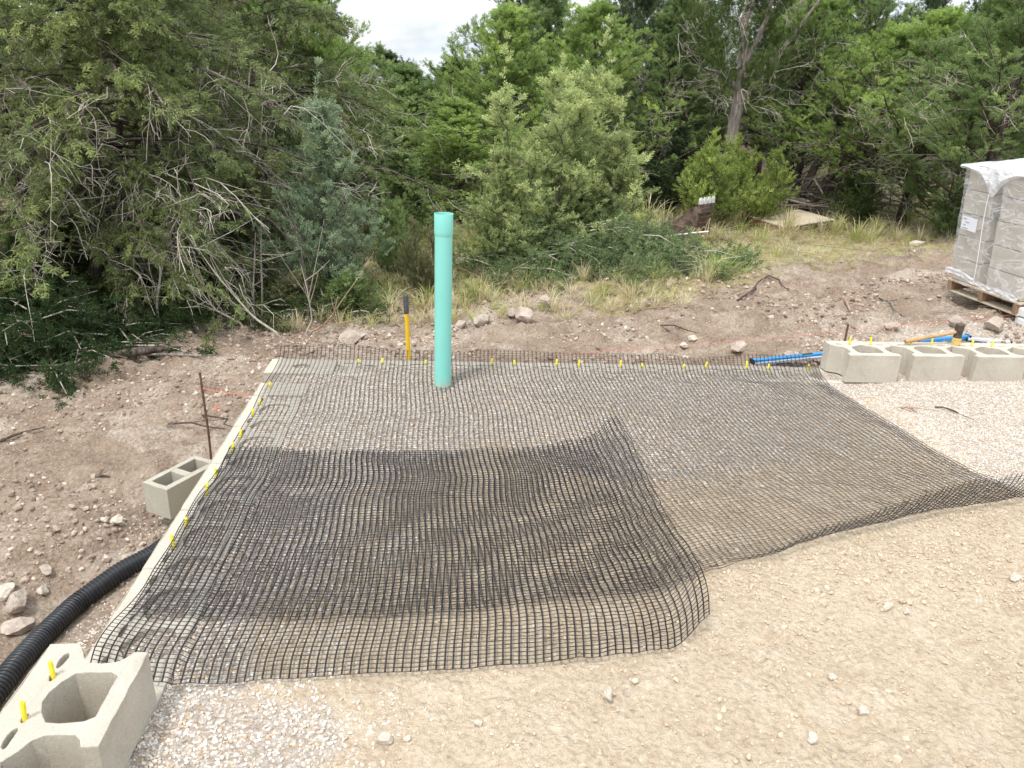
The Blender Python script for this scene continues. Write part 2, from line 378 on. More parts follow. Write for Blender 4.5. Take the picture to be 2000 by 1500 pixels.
def mat_film(name, lo, hi, scale):
    m = MT(name)
    mpn = m.N('ShaderNodeMapping'); mpn.inputs['Scale'].default_value = (1, 1, 2.2); mpn.inputs['Rotation'].default_value = (0.5, 0.35, 0.2); m.L(m.co(), mpn.inputs[0])
    n = m.N('ShaderNodeTexNoise'); n.inputs['Scale'].default_value = scale; n.inputs['Detail'].default_value = 5; n.inputs['Roughness'].default_value = 0.6; n.inputs['Distortion'].default_value = 1.6
    m.L(mpn.outputs[0], n.inputs['Vector'])
    d = m.math('ABSOLUTE', m.math('SUBTRACT', n.outputs['Fac'], 0.5)); 
    crease = m.ramp(d, [(0.0, (1, 1, 1)), (0.035, (0.12, 0.12, 0.12)), (0.1, (0, 0, 0))])
    a = m.math('ADD', m.math('MULTIPLY', crease, hi - lo), lo)
    m.color((0.86, 0.87, 0.90)); m.rough(0.22, 0.6); m.L(a, m.b.inputs['Alpha'])
    m.bump(n.outputs['Fac'], 0.7, 0.03)
    return m.m
M['film'] = mat_film('clear stretch wrap', 0.17, 0.5, 2.6)
M['film_top'] = mat_film('milky plastic cover', 0.66, 0.92, 5.0)

# ------------------------------------------------------------------ wall lines
PER = 0.4572
DL = np.array([math.cos(1.649), math.sin(1.649)])     # along the left wall, away from the camera
DB = np.array([DL[1], -DL[0]])                         # along the back wall, to the right
OL = np.array([-1.3975, 2.8682]); OB = np.array([-0.984, 5.094])
def left_in(x, y): return (x - OL[0]) * DB[0] + (y - OL[1]) * DB[1]      # metres inside of the left pin line
def back_in(x, y): return -((x - OB[0]) * DL[0] + (y - OB[1]) * DL[1])   # metres in front of the back pin line

CTRL = np.array([
    (-1.75, 5.6, -.45), (-1, 6.0, -.38), (0, 5.8, -.28), (1, 5.75, -.18), (2, 5.8, -.10), (2.6, 5.8, -.03), (3.5, 5.9, .03), (4.2, 6.6, .10), (4.4, 7.6, .10), (6, 7, .12), (7, 9, .0),
    (-4.2, 5.9, -.70), (-4.35, 8.4, -.75), (-1.2, 7.5, -.48), (.5, 8, -.26), (1.5, 8, -.16), (3, 8, .0), (4.86, 14.6, -.40), (2.9, 12.5, -.45), (4.5, 16.3, -.42), (2, 10, -.36),
    (-3, 15, -.8), (-2.0, 4.6, -.52), (-1.95, 4.0, -.60), (-2.2, 3.4, -.74), (-2.2, 2.6, -.74), (-2.2, 1.5, -.74), (-3.2, 4, -.66), (-3.5, 2.5, -.70), (-5, 3, -.7), (-6, 8, -.8), (0, 20, -.7), (6, 20, -.5), (-8, 18, -1), (12, 16, -.3), (12, 8, 0), (-2.6, 6.8, -.55), (-1.5, 10, -.6), (0, 12, -.55)])
def terr_base(x, y):
    num = 0; den = 0
    for cx, cy, cz in CTRL:
        d2 = (x - cx) ** 2 + (y - cy) ** 2 + 0.10
        w = d2 ** -1.6
        num = num + w * cz; den = den + w
    return num / den
def terrain(x, y):
    x = np.asarray(x, float); y = np.asarray(y, float)
    li = left_in(x, y); bi = back_in(x, y)
    ins = sstep(-0.068, 0.0, np.minimum(li, bi))
    out = terr_base(x, y)
    far = sstep(6, 14, y)
    rg = 0.06 * fbm(x * 1.1, y * 1.7, 4, 3) + 0.065 * fbm(x * 3.1, y * 4.3, 4, 11, 0.6) + 0.032 * fbm(x * 13, y * 17, 4, 23, 0.62)
    track = 0.028 * np.sin((y - 0.22 * x + 0.35 * fbm(x * .8, y * .8, 2, 5)) * 14) * sstep(0.1, 0.35, fbm(x * .5 + 3, y * .6, 2, 9) + 0.25)
    near_wall = sstep(0.02, 0.30, np.maximum(-li, -bi))
    out = out + (rg + track) * (0.35 + 0.65 * near_wall)
    # bank of pushed up spoil behind the back wall
    out = out + 0.16 * np.exp(-((y - 7.9 - 0.06 * x) / 0.45) ** 2) * sstep(-.2, .6, x) * (1 - sstep(2.2, 3.4, x)) * (0.7 + fbm(x * 2.2, y * 2, 3, 31))
    out = out + 0.12 * np.exp(-((y - 9.3) / 0.6) ** 2) * sstep(2.6, 3.4, x) * (0.8 + fbm(x * 1.2, y * 2, 3, 37))
    out = out + 0.12 * np.exp(-((y - 6.35 - 0.18 * (x + 3)) / 0.3) ** 2) * sstep(-4.6, -3.9, x) * (1 - sstep(-2.6, -1.6, x)) * (0.8 + fbm(x * 2, y * 2, 3, 41))
    fill = 0.006 * fbm(x * 2.2, y * 2.2, 3, 51) + 0.0085 * fbm(x * 9, y * 9, 4, 53, 0.65) - 0.010
    sandy = sstep(-0.3, 0.4, x) * (1 - sstep(3.4, 4.4, y))
    tr = np.exp(-((x - 1.05 - .12 * (y - 2) + .05 * np.sin(y * 2)) / .11) ** 2) + np.exp(-((y - 2.35 + .16 * x) / .13) ** 2) * sstep(1.2, 1.6, x)
    fill = fill - sandy * tr * (0.010 + 0.006 * sstep(-.3, .3, np.sin((x * .6 + y) * 75)))
    fill = fill + sandy * (1 - .55 * np.clip(tr, 0, 1)) * (0.014 * fbm(x * 4, y * 4, 3, 57) + 0.019 * np.abs(fbm(x * 15, y * 15, 3, 59, 0.65)) + 0.009 * fbm(x * 38, y * 38, 1, 63))
    fill = fill - 0.012 * (1 - sstep(0.0, 0.36, np.minimum(li, bi))) * (li < .4)
    fill = fill + (0.016 + 0.014 * fbm(x * 5, y * 9, 3, 67)) * sstep(.02, .10, bi) * (1 - sstep(.30, .55, bi)) * sstep(.35, .8, li) * (1 - sstep(3.2, 3.6, li))
    # gravel heaped in front of the stacked blocks on the right
    fill = fill + 0.045 * sstep(2.3, 3.0, x) * np.exp(-((y - 4.95 - .1 * (x - 2.6)) / 0.28) ** 2)
    return out * (1 - ins) + fill * ins
PIPE = np.array([np.array([0, 0, CAMH]) + ray(u, v) * d for u, v, d in [(345, 1050, 4.55), (300, 1083, 4.40), (238, 1114, 4.27), (150, 1178, 4.07), (85, 1240, 3.82), (30, 1300, 3.58), (-25, 1372, 3.38), (-90, 1460, 3.2)]])
_terrain0 = terrain
def terrain(x, y):
    z = _terrain0(x, y); best = np.full(np.shape(z), 9.0); zz = np.zeros(np.shape(z))
    for k in range(len(PIPE) - 1):
        a, b = PIPE[k], PIPE[k + 1]; d = b[:2] - a[:2]; t = np.clip(((x - a[0]) * d[0] + (y - a[1]) * d[1]) / (d @ d), 0, 1)
        q = np.hypot(x - a[0] - d[0] * t, y - a[1] - d[1] * t); h = a[2] + (b[2] - a[2]) * t
        zz = np.where(q < best, h, zz); best = np.minimum(best, q)
    w = (1 - sstep(.10, .42, best)) * (left_in(x, y) < -.075)
    return z * (1 - w) + (zz - .048 + .012 * fbm(x * 14, y * 14, 2, 61)) * w
def gz(x, y): return float(terrain(np.array([x]), np.array([y]))[0])
def on_ground(u, v):
    """point of the terrain seen at photo pixel (u, v)"""
    r = ray(u, v); t = np.geomspace(1.5, 40, 500); P_ = np.array([0, 0, CAMH]) + r * t[:, None]
    h = terrain(P_[:, 0], P_[:, 1]); k = int(np.argmax(P_[:, 2] < h))
    return np.array([P_[k, 0], P_[k, 1], h[k]])

def axis(a0, a1, fine0, fine1, step, grow=1.09, cap=4.0):
    mid = list(np.arange(fine0, fine1, step)); lo = []; s = step; p = fine0
    while p > a0: s = min(s * grow, cap); p -= s; lo.append(p)
    hi = []; s = step; p = mid[-1]
    while p < a1: s = min(s * grow, cap); p += s; hi.append(p)
    return np.array(lo[::-1] + mid + hi)
gx = axis(-90, 90, -2.6, 2.9, 0.0240, 1.035); gy = axis(-25, 160, 1.35, 6.2, 0.0240, 1.018)
X, Y = np.meshgrid(gx, gy); Z = terrain(X, Y)
Z = np.where(Y > 40, -0.6 + 0 * Z, Z) 
nx, ny = len(gx), len(gy)
idx = (np.arange(ny - 1)[:, None] * nx + np.arange(nx - 1)[None, :]).ravel()
F = np.stack([idx, idx + 1, idx + nx + 1, idx + nx], -1)
li = left_in(X, Y); bi = back_in(X, Y)
nz = 0.5 * fbm(X * 1.3, Y * 1.3, 4, 71)
inside = np.minimum(li, bi) > -0.03
grav = np.clip(np.maximum.reduce([1 - sstep(0.3, 1.3, li + 1.4 * nz + .12), (1 - sstep(1.1, 2.1, bi + 1.3 * nz)) * (1 - 0.5 * sstep(0.9, 2.2, X)), sstep(2.35, 2.75, X + 0.3 * nz) * sstep(3.5, 4.2, Y + nz), (1 - sstep(.35, .6, bi)) * sstep(1.9, 2.2, X)]), 0, 1)
grav = np.where(inside, grav, np.maximum((1 - sstep(0.10, 0.75, -li + nz)) * (Y < 4.1) * 0.85, sstep(2.6, 3.4, X) * (1 - sstep(.5, 1.3, -bi + nz))))
dirt = np.where(inside, 0.0, 1.0 - grav * 0.9)
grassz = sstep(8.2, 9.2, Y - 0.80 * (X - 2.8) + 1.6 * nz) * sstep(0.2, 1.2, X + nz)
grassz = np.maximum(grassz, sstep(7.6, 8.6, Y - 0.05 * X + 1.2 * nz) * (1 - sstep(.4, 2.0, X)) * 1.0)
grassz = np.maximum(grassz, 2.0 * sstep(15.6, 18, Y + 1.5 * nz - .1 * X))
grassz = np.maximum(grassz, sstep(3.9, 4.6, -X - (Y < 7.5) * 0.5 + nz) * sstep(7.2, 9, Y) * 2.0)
zone = np.stack([grav * (grav > 0.02), dirt, np.clip(grassz, 0, 2)], -1).reshape(-1, 3)
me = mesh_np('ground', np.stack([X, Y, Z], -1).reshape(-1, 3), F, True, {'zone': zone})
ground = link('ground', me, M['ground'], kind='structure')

# ------------------------------------------------------------------ scatter by geometry nodes (things nobody could count)
def ico(sub=1):
    import bmesh
    bm = bmesh.new(); bmesh.ops.create_icosphere(bm, subdivisions=sub, radius=1.0)
    V = np.array([v.co[:] for v in bm.verts]); F = np.array([[v.index for v in f.verts] for f in bm.faces]); bm.free()
    return V, F
def pebble_proto(seed, flat=0.62, sub=2):
    V, F = ico(sub); rs = np.random.RandomState(seed)
    for k in range(7):
        n = rs.normal(size=3); n /= np.linalg.norm(n); d = rs.uniform(0.55, 0.85)
        h = V @ n; V = V - np.outer(np.maximum(h - d, 0), n)
    V = V * (1, rs.uniform(0.65, 0.9), flat)
    return V, F
def scatter(name, pts, scl, rot, protos, mat, **props):
    pm = bpy.data.meshes.new(name)
    pm.vertices.add(len(pts)); pm.vertices.foreach_set('co', np.asarray(pts, np.float32).ravel())
    a = pm.attributes.new('rot', 'FLOAT_VECTOR', 'POINT'); a.data.foreach_set('vector', np.asarray(rot, np.float32).ravel())
    a = pm.attributes.new('scl', 'FLOAT', 'POINT'); a.data.foreach_set('value', np.asarray(scl, np.float32))
    a = pm.attributes.new('pick', 'INT', 'POINT'); a.data.foreach_set('value', np.random.RandomState(1).randint(0, len(protos), len(pts)).astype(np.int32))
    o = link(name, pm, mat, **props)
    ng = bpy.data.node_groups.new(name + ' nodes', 'GeometryNodeTree')
    ng.interface.new_socket('Geometry', in_out='INPUT', socket_type='NodeSocketGeometry')
    ng.interface.new_socket('Geometry', in_out='OUTPUT', socket_type='NodeSocketGeometry')
    gi = ng.nodes.new('NodeGroupInput'); go = ng.nodes.new('NodeGroupOutput')
    join = ng.nodes.new('GeometryNodeJoinGeometry')
    for k, pme in enumerate(protos):
        po = bpy.data.objects.new(name + '_source', pme)
        oi = ng.nodes.new('GeometryNodeObjectInfo'); oi.inputs['Object'].default_value = po; oi.inputs['As Instance'].default_value = True
        iop = ng.nodes.new('GeometryNodeInstanceOnPoints')
        na = ng.nodes.new('GeometryNodeInputNamedAttribute'); na.data_type = 'FLOAT_VECTOR'; na.inputs['Name'].default_value = 'rot'
        e2r = ng.nodes.new('FunctionNodeEulerToRotation')
        ns = ng.nodes.new('GeometryNodeInputNamedAttribute'); ns.data_type = 'FLOAT'; ns.inputs['Name'].default_value = 'scl'
        npk = ng.nodes.new('GeometryNodeInputNamedAttribute'); npk.data_type = 'INT'; npk.inputs['Name'].default_value = 'pick'
        cmp = ng.nodes.new('FunctionNodeCompare'); cmp.data_type = 'INT'; cmp.operation = 'EQUAL'; cmp.inputs['B'].default_value = k
        lk = ng.links.new
        bi_ = [s for s in cmp.inputs if s.name == 'B' and s.type == 'INT'][0]; bi_.default_value = k
        ai_ = [s for s in cmp.inputs if s.name == 'A' and s.type == 'INT'][0]
        lk([s for s in npk.outputs if s.enabled][0], ai_)
        lk(gi.outputs[0], iop.inputs['Points']); lk(oi.outputs['Geometry'], iop.inputs['Instance'])
        lk([s for s in na.outputs if s.enabled][0], e2r.inputs[0]); lk(e2r.outputs[0], iop.inputs['Rotation'])
        lk([s for s in ns.outputs if s.enabled][0], iop.inputs['Scale']); lk(cmp.outputs['Result'], iop.inputs['Selection'])
        lk(iop.outputs[0], join.inputs[0])
    ng.links.new(join.outputs[0], go.inputs[0])
    md = o.modifiers.new('scatter', 'NODES'); md.node_group = ng
    return o
def protos(kind, mat, n=4, flat=0.62, sub=1):
    out = []
    for k in range(n):
        V, F_ = pebble_proto(k * 7 + 3, flat, sub); m_ = mesh_np(kind, V, F_, False); m_.materials.append(mat); out.append(m_)
    return out
rs = np.random.RandomState(5)
def region(n, x0, x1, y0, y1, dens, sz0, sz1, power=1.0):
    """random ground points kept with probability dens(x, y)"""
    x = rs.uniform(x0, x1, n); y = rs.uniform(y0, y1, n)
    k = rs.uniform(size=n) < dens(x, y); x = x[k]; y = y[k]
    s = sz0 + (sz1 - sz0) * rs.uniform(size=len(x)) ** power
    z = terrain(x, y) + s * 0.15
    return np.stack([x, y, z], -1), s, rs.uniform(-.5, .5, (len(x), 3)) * (1.4, 1.4, 12.5)
def cat3(*rr): return [np.concatenate([r[k] for r in rr]) for k in range(3)]
ins_ = lambda x, y: np.minimum(left_in(x, y), back_in(x, y))
def no_block(x, y): return (ins_(x, y) > 0.02)
fb = lambda x, y: 0.5 * fbm(x * 1.3, y * 1.3, 4, 71)
g1 = region(60000, -1.75, .3, 1.2, 5.0, lambda x, y: (ins_(x, y) > -.02) * (1 - sstep(.35, 1.35, left_in(x, y) + 1.4 * fb(x, y) + .5 * fbm(x * 7, y * 7, 3, 33) + .1)) * .95, .004, .0105)
g2 = region(60000, -1.6, 2.6, 3.3, 5.2, lambda x, y: no_block(x, y) * (1 - sstep(.9, 2.2, back_in(x, y) + fb(x, y))) * (1 - .45 * sstep(.8, 2.0, x)) * .85, .004, .010)
g3 = region(60000, 2.0, 4.8, 3.6, 5.5, lambda x, y: no_block(x, y) * sstep(2.2, 2.7, x + .3 * fb(x, y)) * .95 * sstep(3.5, 4.3, y + fb(x, y)), .003, .008)
g4 = region(16000, -2.6, -1.4, 1.6, 4.2, lambda x, y: (left_in(x, y) < -.07) * (1 - sstep(.25, .9, -left_in(x, y) + fb(x, y))), .004, .010)
g5 = region(22000, 2.4, 5.6, 5.3, 7.4, lambda x, y: (back_in(x, y) < -.08) * (1 - sstep(.3, 1.4, -back_in(x, y) + fb(x, y))) * .7, .004, .014, 2)
pp = cat3(g1, g2, g3, g4, g5)
peb = protos('pebble', M['pebble'])
scatter('gravel', pp[0], pp[1], pp[2], peb, None, kind='stuff', label='pale crushed limestone gravel with tan pebbles around the block walls', category='gravel')
c1 = region(70000, -.6, 3.6, 1.3, 3.6, lambda x, y: sstep(-.6, .4, x + fb(x, y)) * (.35 + .65 * sstep(-.2, .2, fbm(x * 2, y * 2, 2, 77))), .002, .009, 5)
c1b = region(1300, -.9, 3.2, 1.3, 3.2, lambda x, y: sstep(-.9, .4, x) * (.3 + .7 * sstep(-.1, .2, fbm(x * 1.7, y * 1.7, 3, 87))), .006, .019, 3)
c2 = region(30000, -.5, 2.6, 2.6, 4.6, lambda x, y: sstep(-.6, .6, x), .002, .010, 3)
cc = cat3(c1, c1b, c2)
scatter('soil_clods', cc[0], cc[1], cc[2], protos('clod', M['clod'], 4, .7), None, kind='stuff', label='tan crumbly clods of fill soil in front of the black mesh', category='soil')
outside = lambda x, y: (np.minimum(left_in(x, y), back_in(x, y)) < -.08)
d1 = region(45000, -6, -1.5, 1.8, 8.0, lambda x, y: outside(x, y) * sstep(-.25, .25, fbm(x * 1.6, y * 1.9, 4, 79)) , .003, .026, 5)
d2 = region(60000, -2.5, 6.0, 5.2, 10.5, lambda x, y: outside(x, y) * sstep(-.25, .3, fbm(x * 1.6, y * 1.9, 4, 83)), .004, .035, 5)
d3 = region(900, -3.6, -1.7, 2.3, 4.4, lambda x, y: outside(x, y) * sstep(-.1, .2, fbm(x * 1.9, y * 1.9, 3, 85)), .01, .035, 2)
dd = cat3(d1, d2, d3)
scatter('dirt_clods', dd[0], dd[1], dd[2], protos('clod', M['dclod'], 4, .65), None, kind='stuff', label='brown dirt clods and chalky stones on the churned ground', category='soil')

# ------------------------------------------------------------------ retaining wall blocks
OUT = [(-.226, -.07), (.226, -.07), (.226, .018), (.192, .040), (.158, .058), (.142, .085), (.139, .12), (.142, .165), (.158, .183), (.184, .196), (.184, .240)]
OUT = OUT + [(-x, y) for x, y in OUT[2:][::-1]]
CORE = [(.015, .020), (.060, .038), (.092, .063), (.097, .10), (.094, .165), (.078, .190), (-.078, .190), (-.094, .165), (-.097, .10), (-.092, .063), (-.060, .038), (-.015, .020)]
def oval(cx, cy, a, b, n=10): return [(cx + a * math.cos(t * 2 * math.pi / n), cy + b * math.sin(t * 2 * math.pi / n)) for t in range(n)]
def prism_holes(outer, holes, h, name, seed=0, dome=0.0):
    """solid prism with through holes, edges softened"""
    import bmesh
    from mathutils.geometry import tessellate_polygon
    bm = bmesh.new()
    def dens(loop, step=0.03):
        out = []
        for i in range(len(loop)):
            a = np.array(loop[i]); b = np.array(loop[(i + 1) % len(loop)]); k = max(1, int(np.linalg.norm(b - a) / step))
            for j in range(k): out.append(tuple(a + (b - a) * j / k))
        return out
    loops = [dens(l) for l in [outer] + holes]
    rr = random.Random(seed)
    flat = []
    for l in loops: flat += l
    tris = tessellate_polygon([[Vector((x, y, 0)) for x, y in l] for l in loops])
    top = [bm.verts.new((x + rr.uniform(-.0018, .0018), y + rr.uniform(-.0018, .0018), h + rr.uniform(-.002, .0014))) for x, y in flat]
    bot = [bm.verts.new((x, y, 0)) for x, y in flat]
    for t in tris:
        try:
            f = bm.faces.new([top[i] for i in t])
            bm.faces.new([bot[i] for i in t][::-1])
        except ValueError: pass
    o = 0
    for l in loops:
        n = len(l)
        for i in range(n):
            j = (i + 1) % n
            bm.faces.new([top[o + i], top[o + j], bot[o + j], bot[o + i]])
        o += n
    bmesh.ops.recalc_face_normals(bm, faces=bm.faces)
    top_edges = [e for e in bm.edges if all(v in set(top) for v in e.verts) and any(abs(f.normal.z) < .3 for f in e.link_faces)]
    bmesh.ops.bevel(bm, geom=top_edges, offset=0.0032, segments=2, affect='EDGES', profile=0.6)
    me = bpy.data.meshes.new(name); bm.to_mesh(me); bm.free()
    return me
KID = [oval(.150, .0, .036, .012), oval(-.150, .0, .036, .012)]
PINH = [oval(.080, .004, .018, .0085, 8), oval(-.080, .004, .018, .0085, 8)]
block_meshes = [prism_holes(OUT, [CORE] + KID + PINH, .200, 'retaining_block', s) for s in range(3)]
for b in block_meshes: b.materials.append(M['block'])
solid = prism_holes([(-.226, -.07), (.226, -.07), (.226, .20), (-.226, .20)], [oval(0, .06, .06, .04)], .200, 'corner_block', 9); solid.materials.append(M['block'])
half = prism_holes([(-.10, -.07), (.10, -.07), (.10, .24), (-.10, .24)], [], .200, 'half_block', 11); half.materials.append(M['block'])
rb = random.Random(4)
def place_block(mesh, pos, ang, z, parent=None, name='block'):
    o = link(name, mesh, None, parent)
    o.location = (pos[0], pos[1], z); o.rotation_euler = (0, 0, ang)
    return o
# back wall: faces away from the camera (local -y = outward = +DL) ; left wall: faces left
A_back = math.atan2(DB[1], DB[0]) + math.pi
A_left = math.atan2(DL[1], DL[0]) + math.pi          # local +x runs along the wall, local +y points inside
def inward_angle(inward):    # local +y -> inward
    return math.atan2(-inward[0], inward[1])
A_back = inward_angle(-DL); A_left = inward_angle(DB)
lw = empty('retaining_wall', (OL[0], OL[1], 0), 'left run of pale concrete retaining blocks along the edge of the black mesh beside the brown dirt', 'wall')
bw = empty('retaining_wall', (OB[0], OB[1], 0), 'back run of pale concrete retaining blocks behind the mint green pipe', 'wall')
def child_block(root, mesh, p, ang, z):
    o = place_block(mesh, (p[0] - root.location.x, p[1] - root.location.y), ang, z, root)
    return o
for c in range(3):
    z = -.200 - c * .2035
    off = 0.5 if c % 2 else 0.0
    for k in range(-5, 5):
        kk = k + off
        if kk > 3.6: continue
        p = OL + DL * PER * kk + DB * rb.uniform(-.002, .002)
        if c and k > 3: continue
        child_block(lw, block_meshes[rb.randrange(3)], p, A_left + rb.uniform(-.004, .004), z + (rb.uniform(-.002, .001) if c == 0 else 0))
    if c == 0: child_block(lw, half, OL + DL * (PER * 3 + .226 + .104), A_left, z)
    if c < 2:
        for k in range(-1, 13 if c == 0 else 5):
            kk = k + off
            p = OB + DB * PER * kk - DL * rb.uniform(-.003, .003)
            mesh = solid if (k == -1 and c == 0) else block_meshes[rb.randrange(3)]
            child_block(bw, mesh, p, A_back + rb.uniform(-.005, .005), z + (rb.uniform(-.003, .001) if c == 0 else 0) + (-.006 if k > 6 else 0))

# ---- upper course blocks, each standing loose on the wall
UB = []
ordl = ['leftmost', 'second from the left', 'third from the left', 'rightmost, cut by the right edge of the photo,']
for j in range(4):
    p = OB + DB * PER * (7.57 + j) - DL * rb.uniform(-.012, .012)
    o = place_block(block_meshes[(j + 1) % 3], p, A_back + rb.uniform(-.02, .02), .004, name='retaining_wall_block')
    o['label'] = ['tan hollow concrete block at the left end of the raised row at right', 'tan hollow concrete block under the hammer handle, second in the raised row', 'tan hollow block with the hammer head at its left corner, third in the raised row', 'tan hollow concrete block cut off by the right edge, last in the raised row'][j]
    o['category'] = 'concrete block'; o['group'] = 'raised row of blocks on the back wall'
    UB.append(o)
for j in range(2):
    p = OL + DL * PER * (-2.5 - j)
    o = place_block(block_meshes[j], p, A_left + (.0 if j == 0 else .01), .003, name='retaining_wall_block')
    o['label'] = ['large hollow concrete block with two yellow pins in the bottom left foreground', 'concrete block mostly outside the bottom left corner, behind the large hollow one'][j]
    o['category'] = 'concrete block'; o['group'] = 'raised blocks in the near left corner'
# ---- pins
mb = MB(); mb.tube([(0, 0, -.06), (0, 0, 0.0), (0, 0, 1.0)], [.0068, .0068, .0068], 12)
def pin_mesh(h):
    m_ = MB(); m_.tube([(0, 0, -.075), (0, 0, -.002), (0, 0, h - .0015), (0, 0, h)], [.0066, .0066, .0066, .0056], 14); me_ = m_.mesh('pin', True); me_.materials.append(M['pin']); return me_
PM = {h: pin_mesh(h) for h in (.032, .042, .052, .062)}
words = ['first', 'second', 'third', 'fourth', 'fifth', 'sixth', 'seventh', 'eighth', 'ninth', 'tenth', 'eleventh', 'twelfth', 'thirteenth', 'fourteenth', 'fifteenth']
def pin(p, z, h, label, group, tilt=0.13):
    o = link('pin', PM[h], None, None, label=label, category='pin', group=group)
    o.location = (p[0], p[1], z); o.rotation_euler = (rb.uniform(-tilt, tilt), rb.uniform(-tilt, tilt), 0)
    return o
n = 0
for k in range(0, 5):
    for s in (-1, 1):
        if k == 4 and s == 1: continue
        p = OL + DL * (PER * (k - (1 if k == 4 else 0)) + s * .079 + (.42 if k == 4 else 0)) + DB * .006
        hh = [.062, .052, .052, .052, .042, .042, .042, .032, .042, .042][min(n, 9)]
        pin(p, 0, hh, 'short yellow pin through the mesh on the left wall, %s counting from the near block' % words[n], 'yellow pins along the left wall'); n += 1
n = 0
for k in range(0, 8):
    for s in (-1, 1):
        if k == 7 and s == 1: continue
        p = OB + DB * (PER * k + s * .079) - DL * .006
        pin(p, 0, [.032, .042, .032, .042, .052, .042, .052, .052, .052, .032, .032, .052, .062, .042, .042][n], 'short yellow pin on the back wall, %s counting from the left corner' % words[n], 'yellow pins along the back wall'); n += 1
for j in range(3):
    for s in (-1, 1):
        p = OB + DB * (PER * (7.57 + j) + s * .079) - DL * .006
        pin(p, .204, .052 if j != 2 else .042, '%s yellow pin standing in the %s hollow block of the raised row' % ('left' if s < 0 else 'right', words[j]), 'yellow pins in the raised row')
for s in (-1, 1):
    p = OL + DL * (PER * -2.5 + s * .082) + DB * .005
    pin(p, .203, .052 if s > 0 else .062, ('upper' if s > 0 else 'lower') + ' yellow pin standing in the large near block at bottom left', 'yellow pins in the near block')

# ------------------------------------------------------------------ geogrid sheets
def poly_at(P, t):
    P = np.asarray(P, float); seg = np.linalg.norm(np.diff(P, axis=0), axis=1); s = np.concatenate([[0], np.cumsum(seg)]); s /= s[-1]
    # smooth with dense resampling
    tt = np.linspace(0, 1, 200); D = np.stack([np.interp(tt, s, P[:, k]) for k in range(P.shape[1])], -1)
    ker = np.hanning(23); ker /= ker.sum()
    Dp = np.concatenate([2 * D[0] - D[1:12][::-1], D, 2 * D[-1] - D[-12:-1][::-1]])
    D = np.stack([np.convolve(Dp[:, k], ker, 'valid') for k in range(P.shape[1])], -1)
    return np.stack([np.interp(t, tt, D[:, k]) for k in range(P.shape[1])], -1)
def make_sheet(back, front, left, right, zfun, nu, nv, seed, ext_u0, wave):
    """returns surf(u, v) -> xyz ; u across, v from back to front"""
    def surf(u, v):
        u = np.asarray(u, float); v = np.asarray(v, float)
        B_ = poly_at(back, u); Fr = poly_at(front, u); Le = poly_at(left, v); Ri = poly_at(right, v)
        c00, c10, c01, c11 = [np.asarray(k, float) for k in (back[0], back[-1], front[0], front[-1])]
        U = u[..., None]; V_ = v[..., None]
        P = (1 - V_) * B_ + V_ * Fr + (1 - U) * Le + U * Ri - ((1 - U) * (1 - V_) * c00 + U * (1 - V_) * c10 + (1 - U) * V_ * c01 + U * V_ * c11)
        amp = wave * np.minimum(1, 12 * np.minimum(v, 1 - v) + .15)
        P = P + np.stack([amp * fbm(u * 2.5, v * 3.5, 2, seed, .3), amp * 0.7 * fbm(u * 4, v * 2.5, 2, seed + 50, .3)], -1)
        return P
    def full(u, v):
        P = surf(u, v); z, dx, dy = zfun(u, v, P)
        return np.stack([P[..., 0] + dx, P[..., 1] + dy, z], -1)
    return full
def strands(full, us, vs, along, ws, th, mb, jit=0.0, seed=0, lift=0.0, over=0.0):
    """ribbons following the sheet. along='v': for each u in us a ribbon through vs"""
    A, B_ = (us, vs) if along == 'v' else (vs, us)
    rsx = np.random.RandomState(seed)
    for off in ws[1]:
        a = A[:, None] * np.ones(len(B_))[None, :]; b = np.ones(len(A))[:, None] * B_[None, :]
        if over: 
            b = b.copy(); e_ = rsx.uniform(.2, 1, len(A)) * over; b[:, 0] -= e_; b[:, -1] += e_
        a = np.clip(a + off, -.02, 1.02)
        if along == 'v': P = full(a, b); Q = full(a + 1e-3, b)
        else: P = full(b, a); Q = full(b, a + 1e-3)
        S = Q - P; S /= np.linalg.norm(S, axis=-1)[..., None] + 1e-9
        T = np.gradient(P, axis=1); T /= np.linalg.norm(T, axis=-1)[..., None] + 1e-9
        S = S - (S * T).sum(-1)[..., None] * T; S /= np.linalg.norm(S, axis=-1)[..., None] + 1e-9
        Nn = np.cross(S, T); Nn *= np.where(Nn[..., 2:3] < 0, -1, 1)
        w = ws[0] / 2
        V = np.stack([P - S * w + Nn * lift, P + S * w + Nn * lift, P + Nn * (th + lift)], 2)     # triangular section
        na, nb = len(A), len(B_)
        i = (np.arange(na)[:, None] * nb + np.arange(nb - 1)[None, :]).ravel() * 3
        Fq = np.concatenate([np.stack([i + k, i + (k + 1) % 3, i + 3 + (k + 1) % 3, i + 3 + k], -1) for k in range(3)])
        mb.add(V.reshape(-1, 3), Fq)
def tz(P):
    x, y = P[..., 0], P[..., 1]; h = 0.03
    return np.maximum.reduce([terrain(x, y), .5 * (terrain(x - h, y) + terrain(x + h, y)), .5 * (terrain(x, y - h) + terrain(x, y + h))])
